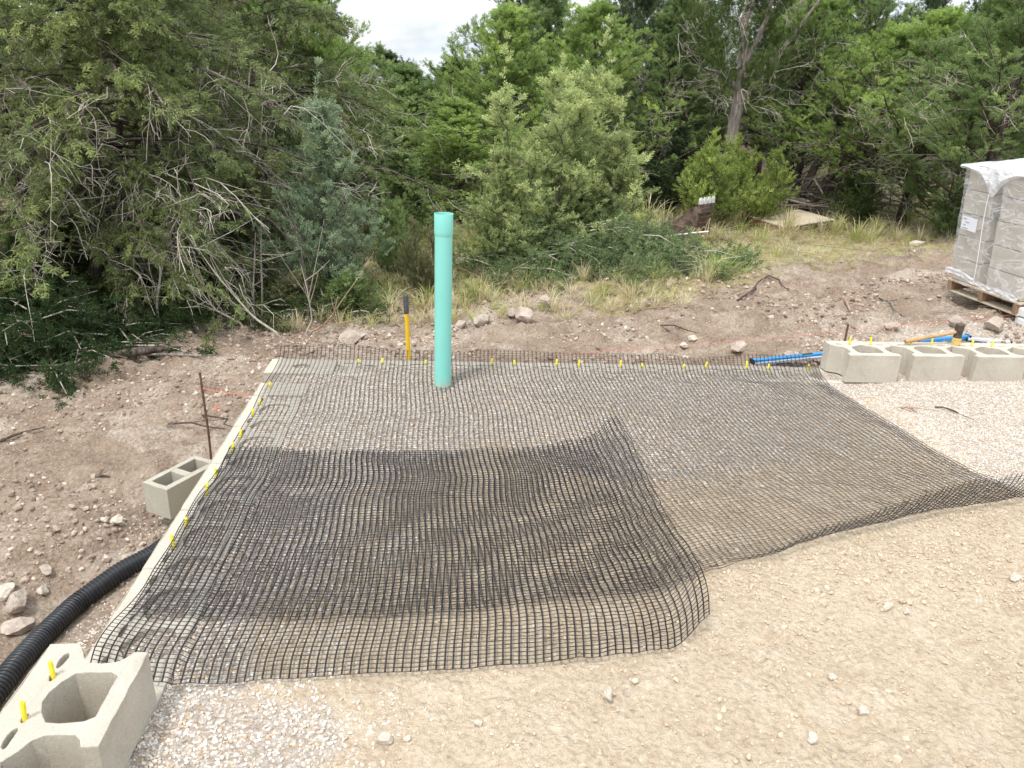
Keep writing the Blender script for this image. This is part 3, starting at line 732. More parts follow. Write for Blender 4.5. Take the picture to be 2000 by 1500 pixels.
def z1(u, v, P):
    g = np.maximum(tz(P), np.where(np.minimum(left_in(P[..., 0], P[..., 1]), back_in(P[..., 0], P[..., 1])) < .26, 0.001, -1)) + .006
    g = g + .014 * (fbm(u * 5, v * 4, 2, 91) + .45) + .001 * (fbm(u * 22, v * 14, 2, 93) + .5)
    g = g + .05 * sstep(.045, .0, v) * (.7 + fbm(u * 9, v, 2, 95)) + .004
    g = g + .03 * np.exp(-((u - .965) / .02) ** 2) * (.5 + fbm(u * 3, v * 7, 2, 97)) 
    k = sstep(.48, .90, u) * .066
    ex = np.maximum(v - (1 - k), 0)
    Lt = 2.35
    z = g + ex * Lt * 1.15
    return z, 0 * z + ex * .1, ex * Lt * (0.30 + 3.0 * ex)
sheet1 = make_sheet(
    back=[(-1.640, 5.235), (-.9, 5.29), (0.2, 5.35), (1.2, 5.41), (2.23, 5.47)],
    front=[(-1.36, 2.33), (-.64, 2.362), (-.16, 2.44), (.645, 2.60), (.80, 2.735), (1.4, 2.97), (2.74, 3.40)],
    left=[(-1.640, 5.235), (-1.585, 5.0), (-1.55, 4.6), (-1.492, 4.2), (-1.49, 4.0), (-1.468, 3.7), (-1.412, 3.35), (-1.435, 3.2), (-1.40, 2.95), (-1.372, 2.65), (-1.36, 2.33)],
    right=[(2.23, 5.47), (2.16, 5.16), (2.30, 4.45), (2.46, 3.85), (2.74, 3.40)], zfun=z1, nu=0, nv=0, seed=7, ext_u0=0, wave=.03)
g1r = empty('geogrid', (0.3, 4, 0), 'large lower sheet of black mesh reaching from the back wall to the curled right edge', 'geogrid', 'overlapping sheets of black geogrid')
mb = MB()
strands(sheet1, np.linspace(0, 1, 136), np.linspace(0, 1, 76), 'v', (.0025, (-.00062, .00062)), .0014, mb, seed=1, over=.006)
m1 = mb.mesh('lengthwise_strands'); o = link('lengthwise_strands', m1, M['geogrid'], g1r); o.location = (-.3, -4, 0)
mb = MB()
strands(sheet1, np.linspace(0, 1, 96), np.concatenate([np.linspace(0, .93, 122), np.linspace(.937, .999, 13)]), 'u', (.0022, (0,)), .0012, mb, lift=.001, seed=2, over=.0085)
m1 = mb.mesh('crosswise_strands'); o = link('crosswise_strands', m1, M['geogrid'], g1r); o.location = (-.3, -4, 0)
def z2(u, v, P):
    g = np.maximum(tz(P), np.where(left_in(P[..., 0], P[..., 1]) < .26, 0.001, -1)) + .013
    g = g + .016 * (fbm(u * 4, v * 4, 2, 191) + .45) + .001 * (fbm(u * 18, v * 11, 2, 193) + .5) + .02 * (1 - sstep(0, .15, u)) * (.5 + fbm(u * 3, v * 8, 2, 195))
    k = sstep(.915, 1.0, u)
    z = g + .125 * k * (1 - .35 * sstep(.55, 1.0, v)) * (.9 + .5 * fbm(u, v * 6, 2, 197)) + .03 * sstep(.12, 0, v) * sstep(.8, .95, u)
    return z, -.010 * k, 0 * z
sheet2 = make_sheet(
    back=[(-1.47, 3.69), (-.9, 3.745), (-.5, 3.77), (.05, 3.84), (.35, 3.92), (.60, 4.02)],
    front=[(-1.345, 2.03), (-1.14, 1.985), (-.7, 2.05), (-.135, 2.13), (.25, 2.19), (.50, 2.235), (.66, 2.29), (.765, 2.37)],
    left=[(-1.47, 3.69), (-1.42, 3.4), (-1.43, 3.2), (-1.395, 2.95), (-1.375, 2.75), (-1.368, 2.5), (-1.385, 2.3), (-1.385, 2.14), (-1.345, 2.03)],
    right=[(.60, 4.02), (.655, 3.7), (.70, 3.25), (.745, 2.85), (.79, 2.62), (.79, 2.48), (.765, 2.37)], zfun=z2, nu=0, nv=0, seed=17, ext_u0=0, wave=.028)
g2r = empty('geogrid', (-.3, 3, 0), 'smaller upper sheet of black mesh laid over the left half, its right edge curling up', 'geogrid', 'overlapping sheets of black geogrid')
mb = MB()
strands(sheet2, np.linspace(0, 1, 77), np.linspace(0, 1, 74), 'v', (.0030, (-.00075, .00075)), .0016, mb, seed=3, over=.006)
o = link('lengthwise_strands', mb.mesh('lengthwise_strands'), M['geogrid'], g2r); o.location = (.3, -3, 0)
mb = MB()
strands(sheet2, np.linspace(0, 1, 90), np.linspace(0, 1, 82), 'u', (.0035, (0,)), .0014, mb, lift=.001, seed=4, over=.014)
o = link('crosswise_strands', mb.mesh('crosswise_strands'), M['geogrid'], g2r); o.location = (.3, -3, 0)

# ------------------------------------------------------------------ mint green riser pipe
def lathe(profile, n=48, close=False):
    P = np.asarray(profile, float); an = np.arange(n) * 2 * math.pi / n
    V = np.stack([P[:, 0][:, None] * np.cos(an), P[:, 0][:, None] * np.sin(an), P[:, 1][:, None] * np.ones(n)], -1).reshape(-1, 3)
    m = len(P); i = np.arange(m - 1)[:, None] * n; j = np.arange(n)[None, :]; k = (j + 1) % n
    return V, np.stack([i + j, i + k, i + n + k, i + n + j], -1).reshape(-1, 4)
pp_ = np.array([-.4494, 4.7278])
rp_ = empty('drain_riser_pipe', (pp_[0], pp_[1], 0), 'tall upright mint green plastic pipe with a bell end rising through the mesh', 'pipe')
V, F_ = lathe([(.049, -.3), (.049, .99), (.0535, .99), (.0535, -.3)])
o = link('pipe_shaft', mesh_np('pipe_shaft', V, F_[:, ::-1], True), M['pvc'], rp_)
V, F_ = lathe([(.0537, .978), (.0565, .991), (.0572, 1.008), (.0572, 1.108), (.0566, 1.110), (.0535, 1.110), (.0530, 1.107), (.0530, .99)])
o = link('bell_end', mesh_np('bell_end', V, F_, True), M['pvc'], rp_)
rp_.rotation_euler = (0.0, 0.0, 0.3)

# ------------------------------------------------------------------ tools behind the wall
hp = empty('digging_tool', (-.835, 5.9, -.42), 'yellow handled tool with dark grey grip standing behind the wall left of the green pipe', 'tool')
top = at_y(792, 575, 5.86); bot = at_y(799, 715, 5.9); dv = (bot - top) / np.linalg.norm(bot - top)
base = np.array([-.835, 5.9, -.42]); low = bot + dv * .28
grip0 = top + dv * 0.155
m_ = MB(); m_.tube([grip0 - base, low - base], .0165, 14); link('shaft', m_.mesh('shaft', True), M['yellow'], hp)
m_ = MB(); m_.tube([top - base, top + dv * .008 - base, top + dv * .03 - base, grip0 - base - dv * .01, grip0 - base], [.010, .0185, .0205, .0195, .0175], 14); link('grip', m_.mesh('grip', True), M['rubber'], hp)
m_ = MB(); m_.box(low - base + dv * .03, (.09, .05, .06)); bevel(link('tool_head', m_.mesh('tool_head'), M['steel'], hp), .008)
# stakes
m_ = MB(); m_.tube([(0, 0, -.2), (.004, 0, .2), (-.012, .01, .60)], [.0078, .0078, .0078], 8)
for k, (a, b, lab) in enumerate([((410, 886), (403, 753), 'thin rusty steel stake upright in the brown dirt left of the wall')]):
    pz = at_z(412, 898, -.5); st = link('stake', m_.mesh('stake', True), M['rust'], None, label=lab, category='stake'); st.location = (pz[0], pz[1], -.5)
    ST1 = np.array([pz[0], pz[1], -.5])
p2 = at_y(1649, 672, 5.85)
m_ = MB(); m_.tube([(0, 0, -.25), (0, .003, .17)], .0085, 8)
st = link('stake', m_.mesh('stake', True), M['rust'], None, label='short dark stake behind the leftmost raised block', category='stake'); st.location = (p2[0], p2[1], p2[2] - .01)
def string_mesh(a, b, sag, r=.0017, n=24):
    t = np.linspace(0, 1, n)[:, None]; P = a + (b - a) * t; P[:, 2] -= sag * 4 * (t[:, 0] * (1 - t[:, 0]))
    m2 = MB(); m2.tube(P, r, 5); return m2.mesh('mason_line', True)
a = at_y(1080, 694, 5.75); b = at_y(1502, 660, 6.1); c = at_y(2060, 606, 6.55)
o = link('mason_line', string_mesh(a, c, .02, .0012), M['string'], None, label='taut red mason line stretched behind the back wall towards the pallet of blocks', category='string')
a = ST1 + (0, 0, .52 - .02); b = at_z(486, 770, 0.012)
o = link('mason_line', string_mesh(a, b, .01), M['string'], None, label='short red mason line from the rusty stake to the left wall', category='string')
m_ = MB(); fp = at_y(422, 790, 4.45); m_.tube([fp, fp + (.005, 0, -.03), fp + (-.008, 0, -.055)], [.004, .006, .002], 5)
link('flagging_knot', m_.mesh('flagging_knot'), M['string'], None, label='bright red knot of tape hanging beside the rusty stake', category='tape')

# ------------------------------------------------------------------ grey two hole block
cm = prism_holes([(0, 0), (.397, 0), (.397, .194), (0, .194)], [[(.035, .036), (.175, .036), (.175, .158), (.035, .158)], [(.222, .036), (.362, .036), (.362, .158), (.222, .158)]], .194, 'masonry_block', 21)
cmo = link('masonry_block', cm, M['cmu'], None, label='grey two hole masonry block lying in the dirt outside the left wall', category='concrete block')
cmo.location = (-1.9408, 3.9155, -.576); cmo.rotation_euler = (.0, .0, 1.149)

# ------------------------------------------------------------------ corrugated pipe
ctl = PIPE
t = np.linspace(0, 1, 900); cl = poly_at(ctl, t)
ph = t * 900 / 7.2 * 1.0
seglen = np.linalg.norm(np.diff(cl, axis=0), axis=1).sum(); cyc = seglen / .0195
r = .049 + .005 * np.tanh(2.2 * np.sin(t * cyc * 2 * math.pi)) 
m_ = MB(); m_.tube(cl, r, 28)
me = m_.mesh('corrugated_pipe', True)
link('corrugated_pipe', me, M['blackpipe'], None, label='black corrugated drain pipe running from behind the left wall to the lower left corner', category='pipe')

# ------------------------------------------------------------------ sledge hammer on the raised blocks
hb = at_z(1866, 673, .2045); 
hm = empty('sledge_hammer', hb, 'short sledge hammer standing on its head on the raised blocks, wooden handle pointing left', 'hammer')
m_ = MB(); V, F_ = lathe([(0, .0), (.029, .0), (.031, .004), (.031, .048), (.029, .053)], 8); m_.add(V, F_); link('striking_face', m_.mesh('striking_face'), M['hammer_yellow'], hm)
m_ = MB(); V, F_ = lathe([(.029, .053), (.030, .06), (.027, .075), (.0275, .108), (.0305, .106), (.031, .150), (.028, .155), (0, .155)], 8); m_.add(V, F_); link('head', m_.mesh('head'), M['steel'], hm)
he = at_z(1768, 667, .23) - hb
m_ = MB(); he = he * 1.0; hh_ = np.array([0, 0, .098]); tt = np.linspace(0, 1, 9)[:, None]; Pp = hh_ + (he - hh_) * tt
m_.tube(Pp, [.012, .0125, .0125, .0130, .0135, .0145, .0155, .0170, .0160], 12); link('wooden_handle', m_.mesh('wooden_handle', True), M['hickory'], hm)

# ------------------------------------------------------------------ spirit levels
def level(u0, v0, u1, v1, z0, z1_, label, m_body, slot=True, w=.03, h=.062, ends=True):
    a = at_z(u0, v0, z0); b = at_z(u1, v1, z1_); d = b - a; Ln = np.linalg.norm(d)
    r = empty('spirit_level', (a + b) / 2, label, 'level'); r.rotation_euler = (0, -math.atan2(d[2], math.hypot(d[0], d[1])), math.atan2(d[1], d[0]))
    m2 = MB(); m2.box((0, 0, 0), (Ln, .038, w)); bevel(link('beam', m2.mesh('beam'), M[m_body], r), .002)
    if slot:
        m2 = MB(); m2.box((Ln * .18, -.002, w / 2 + .001), (.085, .026, .004)); bevel(link('vial_window', m2.mesh('vial_window'), M['dark'], r), .001)
        m2 = MB(); m2.box((0, -.040, -.006), (Ln, .024, w * .5)); link('edge_rail', m2.mesh('edge_rail'), M['grey_plastic'], r)
    if ends:
        for s in (-1, 1):
            m2 = MB(); m2.box((s * (Ln / 2 + .004), 0, 0), (.008, .06, w + .006)); link('end_cap', m2.mesh('end_cap'), M['dark'], r)
    return r
level(1470, 706, 1625, 690, .0, .03, 'blue spirit level lying on the ground against the leftmost raised block', 'blue')
level(1790, 668, 1890, 658, .04, .06, 'blue spirit level lying behind the raised blocks by the hammer', 'blue', slot=False)
level(1888, 661, 1972, 668, .05, .05, 'pale silver level lying behind the raised blocks right of the hammer', 'silver', slot=False, w=.02)

# ------------------------------------------------------------------ rocks
def rock(u, v, size, label, mat='rock', flat=.7, seed=0, group='loose limestone rocks', sub=3, z=None, sink=.25):
    V, F_ = ico(sub); r_ = np.random.RandomState(seed)
    for k in range(16):
        nn = r_.normal(size=3); nn /= np.linalg.norm(nn); d_ = r_.uniform(.5, .82); h_ = V @ nn; V = V - np.outer(np.maximum(h_ - d_, 0), nn)
    V = V * (1, r_.uniform(.6, .85), flat)
    V = V + .06 * np.stack([fbm(V[:, 1] * 3 + seed, V[:, 2] * 3, 3, seed), fbm(V[:, 0] * 3, V[:, 2] * 3, 3, seed + 1), fbm(V[:, 0] * 3, V[:, 1] * 3, 3, seed + 2)], -1)
    p = on_ground(u, v)
    o = link('rock', mesh_np('rock', V * size, F_, False), M[mat], None, label=label, category='rock', group=group)
    o.location = (p[0], p[1], p[2] + size * flat * (.75 - sink)); o.rotation_euler = (r_.uniform(-.3, .3), r_.uniform(-.3, .3), r_.uniform(0, 6.28))
    return o
RK = [
 (1187, 1362, .034, 'round white rock alone on the tan soil below the curled mesh corner', 'rock_w', .8),
 (750, 1452, .038, 'flat white rock at the bottom of the photo, left of centre', 'rock_w', .5),
 (795, 1450, .017, 'small white rock just right of the flat white rock', 'rock_w', .6),
 (1222, 1362, .019, 'small tan rock close right of the round white one', 'rock', .6),
 (935, 1415, .02, 'small pale rock on the tan soil, up and right of the flat white rock', 'rock_w', .7),
 (1585, 1450, .032, 'pale rock at the bottom edge, right of centre', 'rock_w', .6),
 (1625, 1330, .022, 'pale pebble sized rock in open soil at lower right', 'rock_w', .6),
 (1685, 1395, .026, 'tan lumpy rock low on the right, above the bottom edge', 'rock_w', .7),
 (1980, 1135, .035, 'pale rock at the right edge below the curled mesh', 'rock_w', .6),
 (1730, 1197, .026, 'tan rock in the soil between the curled mesh and the lower right corner', 'rock_w', .6),
 (1768, 1202, .022, 'white stone beside the tan rock right of centre', 'rock_w', .6),
 (852, 632, .12, 'grey tan rock partly hidden by the green pipe', 'rock', .9),
 (898, 640, .08, 'rock just right of the green pipe at the foot of the grass', 'rock', .6),
 (940, 634, .13, 'dark sided rock right of the green pipe', 'rock', .5),
 (1000, 622, .09, 'pale rock in the spoil heap left of the largest stones', 'rock', .6),
 (1022, 628, .12, 'blocky grey rock leaning in the spoil heap', 'rock', .8),
 (1068, 600, .12, 'jagged pale rock on top of the spoil heap', 'rock', .7),
 (690, 668, .17, 'long low pale rock left of the yellow tool handle', 'rock', .45),
 (1335, 680, .055, 'white rock on the brown ground behind the mesh, right of centre', 'rock_w', .8),
 (1352, 668, .05, 'small white rock next to the white one behind the mesh', 'rock_w', .8),
 (1440, 690, .11, 'low buried limestone slab behind the right part of the mesh', 'rock', .4),
 (40, 1195, .095, 'tan angular rock left of the corrugated pipe', 'rock', .7),
 (85, 1160, .055, 'pale rock above the angular one left of the corrugated pipe', 'rock_w', .6),
 (35, 1232, .09, 'brown edged broken rock nearest the corrugated pipe', 'rock', .6),
 (15, 1165, .075, 'white broken rock at the left edge of the photo', 'rock_w', .6),
 (90, 1120, .05, 'small grey rock in the dirt above the rock cluster at left', 'rock', .6),
 (228, 1024, .045, 'white rock in the dirt left of the grey masonry block', 'rock_w', .8),
 (205, 1020, .028, 'small white rock left of the larger one beside the masonry block', 'rock_w', .7),
 (1790, 480, .12, 'white rock in the dry grass left of the wrapped pallet', 'rock_w', .5),
 (1870, 640, .10, 'grey broken rock behind the hammer', 'rock', .7), (1935, 645, .11, 'grey rock behind the raised blocks at the far right', 'rock', .7),
 (1740, 645, .08, 'tan rock among rubble behind the second raised block', 'rock', .6), (1540, 700, .06, 'reddish tan rock next to the blue level', 'rock', .7)]
for k, (u, v, s, lab, mt, fl) in enumerate(RK): rock(u, v, s, lab, mt, fl, seed=k * 5 + 2)

# ------------------------------------------------------------------ vegetation
def spray_template(nside, seed, wid):
    r_ = np.random.RandomState(seed); V = []; F_ = []; T = []
    def kite(b, d, L_, w, t0, t1):
        s = np.cross(d, r_.normal(size=3)); s /= np.linalg.norm(s) + 1e-9; n0 = len(V)
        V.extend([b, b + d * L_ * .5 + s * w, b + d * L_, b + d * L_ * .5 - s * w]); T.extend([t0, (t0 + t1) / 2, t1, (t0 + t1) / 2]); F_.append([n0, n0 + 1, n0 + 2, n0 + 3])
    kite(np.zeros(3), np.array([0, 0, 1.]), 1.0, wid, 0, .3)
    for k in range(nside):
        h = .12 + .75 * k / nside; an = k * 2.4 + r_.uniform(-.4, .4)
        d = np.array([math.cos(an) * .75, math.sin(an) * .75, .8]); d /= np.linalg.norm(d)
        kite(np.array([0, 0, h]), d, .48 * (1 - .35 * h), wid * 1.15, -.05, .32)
    return np.array(V), np.array(F_), np.array(T)
SPR = {k: [spray_template(ns, s, w) for s in range(3)] for k, (ns, w) in {'full': (12, .043), 'fine': (9, .05), 'low': (5, .10)}.items()}
def build_sprays(P, D, S, tone, kind, seed):
    r_ = np.random.RandomState(seed); Vs = []; Fs = []; Ts = []; n0 = 0; pick = r_.randint(0, 3, len(P))
    P = np.asarray(P); D = np.asarray(D); S = np.asarray(S); tone = np.asarray(tone)
    D = D / (np.linalg.norm(D, axis=1)[:, None] + 1e-9)
    X_ = np.cross(D, r_.normal(size=D.shape)); X_ /= np.linalg.norm(X_, axis=1)[:, None] + 1e-9; Y_ = np.cross(D, X_)
    for k in range(3):
        V, F_, T = SPR[kind][k]; q = pick == k
        if not q.any(): continue
        W_ = P[q][:, None, :] + S[q][:, None, None] * (V[None, :, 0:1] * X_[q][:, None, :] + V[None, :, 1:2] * Y_[q][:, None, :] + V[None, :, 2:3] * D[q][:, None, :])
        m = q.sum(); Vs.append(W_.reshape(-1, 3)); Fs.append((F_[None] + (np.arange(m) * len(V))[:, None, None] + n0).reshape(-1, 4)); Ts.append((T[None, :] + tone[q][:, None]).ravel()); n0 += m * len(V)
    return np.concatenate(Vs), np.concatenate(Fs), np.clip(np.concatenate(Ts), 0, 1)

def juniper(seed, H=5.0, R=2.0, clear=.12, nbr=70, nsub=9, nsp=9, spray=.19, profile=None, rise=.55, droop=0.0, kind='full', ntr=1, lean=0.0, trunk_r=.11, hang=0.0, brown=0.0, dead=0, tips=.5, lnr=(.6, 1.15), leader=.5):
    """returns meshes (trunk, limbs, crown, dead twigs) of one juniper around the origin"""
    r_ = np.random.RandomState(seed); U_ = r_.uniform
    profile = profile or (lambda t: (math.sin(math.pi * min(1, .18 + .82 * t)) ** .6) * (1 - .55 * t) * 1.15)
    trunk = MB(); limbs = MB(); deadm = MB(); P = []; D = []; S = []; T = []
    tr_lines = []
    for k in range(ntr):
        a = U_(0, 6.28); l_ = lean * U_(.5, 1.2) if ntr > 1 else lean
        base = np.array([math.cos(a), math.sin(a), 0]) * (.12 if ntr > 1 else 0)
        hh = H * (1 if k == 0 else U_(.7, .95)); z = np.linspace(-.15, hh * .97, 10)
        off = np.stack([base[0] + math.cos(a) * l_ * z + .06 * fbm(z * 1.2, z * 0 + k, 2, seed) * z, base[1] + math.sin(a) * l_ * z + .06 * fbm(z * 1.2, z * 0 + k + 7, 2, seed + 3) * z, z], -1)
        rad = trunk_r * (1 - .93 * np.linspace(0, 1, 10)) * (1.35 - .35 * np.minimum(1, np.linspace(0, 1, 10) * 8)) / (ntr ** .4)
        trunk.tube(off, rad, 9); tr_lines.append(off)
    cl = r_.normal(size=(40, 3)) 
    for i in range(nbr):
        L0 = tr_lines[i % ntr]; t = (i + U_(0, 1)) / nbr
        zt = H * (clear + (1 - clear) * t ** .9)
        ln = R * profile(t) * U_(*lnr)
        up = rise * (1 + .9 * t) - droop
        z0 = max(.04 * H, zt - ln * max(up, 0) * .8)
        st = np.array([np.interp(z0, L0[:, 2], L0[:, 0]), np.interp(z0, L0[:, 2], L0[:, 1]), z0])
        an = i * 2.399 + U_(-.5, .5); d = np.array([math.cos(an), math.sin(an), up]); d /= np.linalg.norm(d)
        n_ = 6; tt = np.linspace(0, 1, n_)[:, None]; bend = np.array([U_(-.2, .2), U_(-.2, .2), (.25 - hang * 1.1)])
        B_ = st + d * ln * tt + bend * ln * tt ** 2
        br = max(.005, .0135 * ln ** .8 * (trunk_r / .11) ** .5)
        limbs.tube(B_, br * (1 - .8 * tt[:, 0]), 4, cap=False)
        tone_b = .42 + U_(-.16, .16)
        for j in range(nsub):
            f = .22 + .78 * (j + U_(0, 1)) / nsub; b0 = st + d * ln * f + bend * ln * f * f
            sd_ = d + bend * 1.2 * f; sd_ = sd_ / np.linalg.norm(sd_); q = r_.normal(size=3); q[2] = q[2] * .6 + .25 - hang * .9
            e = sd_ * .75 + q * .62; e /= np.linalg.norm(e); sl = (.16 + .22 * ln ** .7 * (1 - .45 * f)) * U_(.7, 1.25)
            limbs.tube([b0, b0 + e * sl * .5, b0 + e * sl * .95 + np.array([0, 0, .04 - hang * .1])], [.006, .004, .002], 3, cap=False)
            tn = tone_b + U_(-.12, .12)
            if U_() < brown: tn = U_(0, .16)
            g = (np.arange(nsp) + r_.uniform(0, 1, nsp)) / nsp; g = .12 + .92 * g
            pos = b0 + e * sl * g[:, None] + r_.normal(size=(nsp, 3)) * spray * .22
            dr = e * .8 + r_.normal(size=(nsp, 3)) * .42 + np.array([0, 0, .85 - hang * 1.8])
            P.append(pos); D.append(dr); S.append(spray * r_.uniform(.6, 1.15, nsp)); T.append(tn + r_.uniform(-.08, .08, nsp))
        if dead and i < dead:
            for w in range(5 if hang else 3):
                f = U_(.3, .95); b0 = st + d * ln * f + bend * ln * f * f
                e = d * .6 + r_.normal(size=3) * .5; e[2] -= .7 * hang + .1; e /= np.linalg.norm(e); sl = U_(.35, 1.0); wv = r_.normal(size=3) * .09
                tt_ = np.linspace(0, 1, 6)[:, None]; q_ = b0 + e * sl * tt_ + wv * np.sin(tt_ * 4.5) + np.array([0, 0, -.22 * hang * sl]) * tt_ ** 2
                deadm.tube(q_, np.linspace(.0062, .0018, 6), 3, cap=False)
                for x in range(5):
                    i_ = r_.randint(1, 5); e2 = e + r_.normal(size=3) * .55; e2 /= np.linalg.norm(e2); l2 = U_(.12, .4); k2 = r_.normal(size=3) * .05
                    deadm.tube([q_[i_], q_[i_] + e2 * l2 * .4 + k2, q_[i_] + e2 * l2 * .75 + k2 * .4, q_[i_] + e2 * l2 + (0, 0, -.05)], [.0036, .003, .0022, .0013], 3, cap=False)
    for L0 in tr_lines:
        m = 26; fz = r_.uniform(0, 1, m); tp = L0[-1] + np.stack([fz * 0, fz * 0, (fz - .35) * leader], -1) + r_.normal(size=(m, 3)) * (.09, .09, .03) * (1.15 - fz)[:, None] * (R / 2 + .3); P.append(tp); D.append(np.tile([0, 0, 1.], (m, 1)) + r_.normal(size=(m, 3)) * .3); S.append(np.full(m, spray)); T.append(np.full(m, .55))
    V, F_, T_ = build_sprays(np.concatenate(P), np.concatenate(D), np.concatenate(S), np.concatenate(T), kind, seed)
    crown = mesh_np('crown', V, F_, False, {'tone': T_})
    return trunk.mesh('trunk', True), limbs.mesh('limbs', True), crown, (deadm.mesh('dead_twigs', True) if dead else None)

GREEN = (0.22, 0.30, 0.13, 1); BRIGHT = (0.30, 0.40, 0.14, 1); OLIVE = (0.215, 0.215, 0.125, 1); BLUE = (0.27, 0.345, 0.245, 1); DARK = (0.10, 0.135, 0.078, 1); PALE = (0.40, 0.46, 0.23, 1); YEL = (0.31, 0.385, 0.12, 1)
PROTO = {}
def proto(key, bark='bark', **kw):
    a, b, c, d = juniper(**kw)
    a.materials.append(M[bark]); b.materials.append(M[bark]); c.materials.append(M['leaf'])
    if d: d.materials.append(M['twig'])
    PROTO[key] = (a, b, c, d)
cone = lambda t: (1 - t) ** .75 * min(1, .55 + 3 * t)
proto('broad', seed=3, H=5.2, R=2.2, nbr=74, nsub=10, nsp=11, spray=.14, dead=34, lnr=(.5, 1.2))
proto('tall', seed=8, H=6.2, R=2.0, clear=.26, nbr=70, nsub=10, nsp=11, spray=.14, dead=36, trunk_r=.13, lnr=(.5, 1.2))
proto('multi', seed=12, H=5.0, R=2.1, clear=.10, nbr=76, nsub=10, nsp=11, spray=.14, ntr=3, lean=.16, dead=24, lnr=(.5, 1.2), leader=.8)
proto('high', seed=18, H=5.4, R=2.3, clear=.30, nbr=66, nsub=10, nsp=11, spray=.14, dead=44, trunk_r=.12, lnr=(.5, 1.2), rise=.35)
proto('young', seed=21, H=2.6, R=1.05, clear=.04, nbr=46, nsub=8, nsp=8, spray=.115, profile=cone, rise=.95, kind='fine', trunk_r=.035, lnr=(.45, 1.25), leader=1.1)
proto('young2', seed=27, H=3.0, R=1.25, clear=.04, nbr=54, nsub=9, nsp=8, spray=.125, profile=cone, rise=.9, kind='fine', ntr=3, lean=.10, trunk_r=.04, lnr=(.45, 1.3), leader=1.5)
proto('shrub', seed=31, H=1.4, R=.8, clear=.02, nbr=44, nsub=6, nsp=6, spray=.13, profile=lambda t: .95 * (1 - t) ** .4, rise=.9, kind='fine', ntr=3, lean=.2, trunk_r=.02)
proto('weep', seed=41, H=5.6, R=2.6, clear=.20, nbr=90, nsub=12, nsp=11, spray=.14, rise=.30, hang=.80, kind='fine', ntr=3, lean=.22, trunk_r=.15, brown=.10, dead=58, lnr=(.45, 1.15))

def tree(key, x, y, scale, color, label, category='tree', group=None, name='juniper_tree', rz=None, sz=1.0, tilt=0.0, seed=0):
    a, b, c, d = PROTO[key]; r_ = random.Random(seed * 31 + 7)
    t = empty(name, (x, y, gz(x, y) - .02), label, category, group)
    t.rotation_euler = (r_.uniform(-tilt, tilt), r_.uniform(-tilt, tilt), rz if rz is not None else r_.uniform(0, 6.28)); t.scale = (scale, scale, scale * sz)
    link('trunk', a, None, t); link('limbs', b, None, t, kind='stuff'); o = link('crown', c, None, t, kind='stuff')
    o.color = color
    if d: link('dead_twigs', d, None, t, kind='stuff')
    return t
def tree_px(key, u, y, vtop, color, label, H, **kw):
    """tree at distance y standing under pixel column u, its top at pixel row vtop"""
    p = at_y(u, vtop, y); g = gz(p[0], y); s = max(.3, (p[2] - g) / H)
    wx = kw.pop('wid', None)
    if wx: t = tree(key, p[0], y, wx, color, label, sz=s / wx, **kw)
    else: t = tree(key, p[0], y, s, color, label, **kw)
    return t
BG = 'junipers of the wood behind the clearing'
# nearer individuals
tree_px('young2', 1060, 9.3, 185, PALE, 'pale green juniper behind the green pipe with spiky leaders, left stem of the central clump', 3.0, name='juniper_sapling', category='tree', seed=2, wid=1.05)
tree_px('young2', 1150, 9.9, 150, PALE, 'tallest pale green spiky juniper in the centre of the clearing edge', 3.0, name='juniper_sapling', category='tree', seed=3, wid=1.05)
tree_px('young', 1205, 9.5, 270, (0.33, .375, .19, 1), 'low pale juniper forming the right shoulder of the central clump', 2.6, name='juniper_sapling', category='tree', seed=5, wid=.95)
tree_px('young', 985, 8.9, 300, (0.32, .375, .18, 1), 'small juniper at the left foot of the central pale clump', 2.6, name='juniper_sapling', category='tree', seed=9, wid=.75)
tree_px('young', 625, 8.3, 215, BLUE, 'blue green young juniper with upright leader left of the green pipe', 2.6, name='juniper_sapling', category='tree', seed=4, wid=1.0)
tree_px('young', 560, 10.2, 300, BLUE, 'duller blue green young juniper half behind the taller one at left', 2.6, name='juniper_sapling', category='tree', seed=14, wid=.8)
tree_px('shrub', 828, 8.4, 440, OLIVE, 'thin open shrub with small leaves just left of the green pipe', 1.4, name='shrub', category='shrub', seed=6, wid=.45)
tree_px('shrub', 770, 9.4, 400, GREEN, 'low green juniper shrub behind the yellow tool handle', 1.4, name='shrub', category='shrub', seed=7, wid=.6)
tree_px('young', 790, 12.0, 300, GREEN, 'dark green conical juniper behind the thin shrub by the pipe', 2.6, seed=8, wid=1.1)
tree_px('shrub', 1410, 13.3, 290, YEL, 'bright yellow green bushy juniper behind the digger bucket', 1.4, name='juniper_shrub', category='shrub', seed=10, wid=1.05)
tree_px('shrub', 1490, 13.8, 300, YEL, 'right half of the bright yellow green juniper bush, beside the leaning trunks', 1.4, name='juniper_shrub', category='shrub', seed=11, wid=.95)
tree_px('young', 470, 9.0, 330, OLIVE, 'olive young juniper under the big tree, left of the blue green one', 2.6, name='juniper_sapling', seed=16, wid=.8)
tree_px('shrub', 690, 7.9, 560, GREEN, 'dark green low shrub at the foot of the blue green juniper', 1.4, name='shrub', category='shrub', seed=17, wid=.5)
tree_px('shrub', 590, 8.0, 540, OLIVE, 'straggly low shrub below the blue green juniper', 1.4, name='shrub', category='shrub', seed=18, wid=.55)
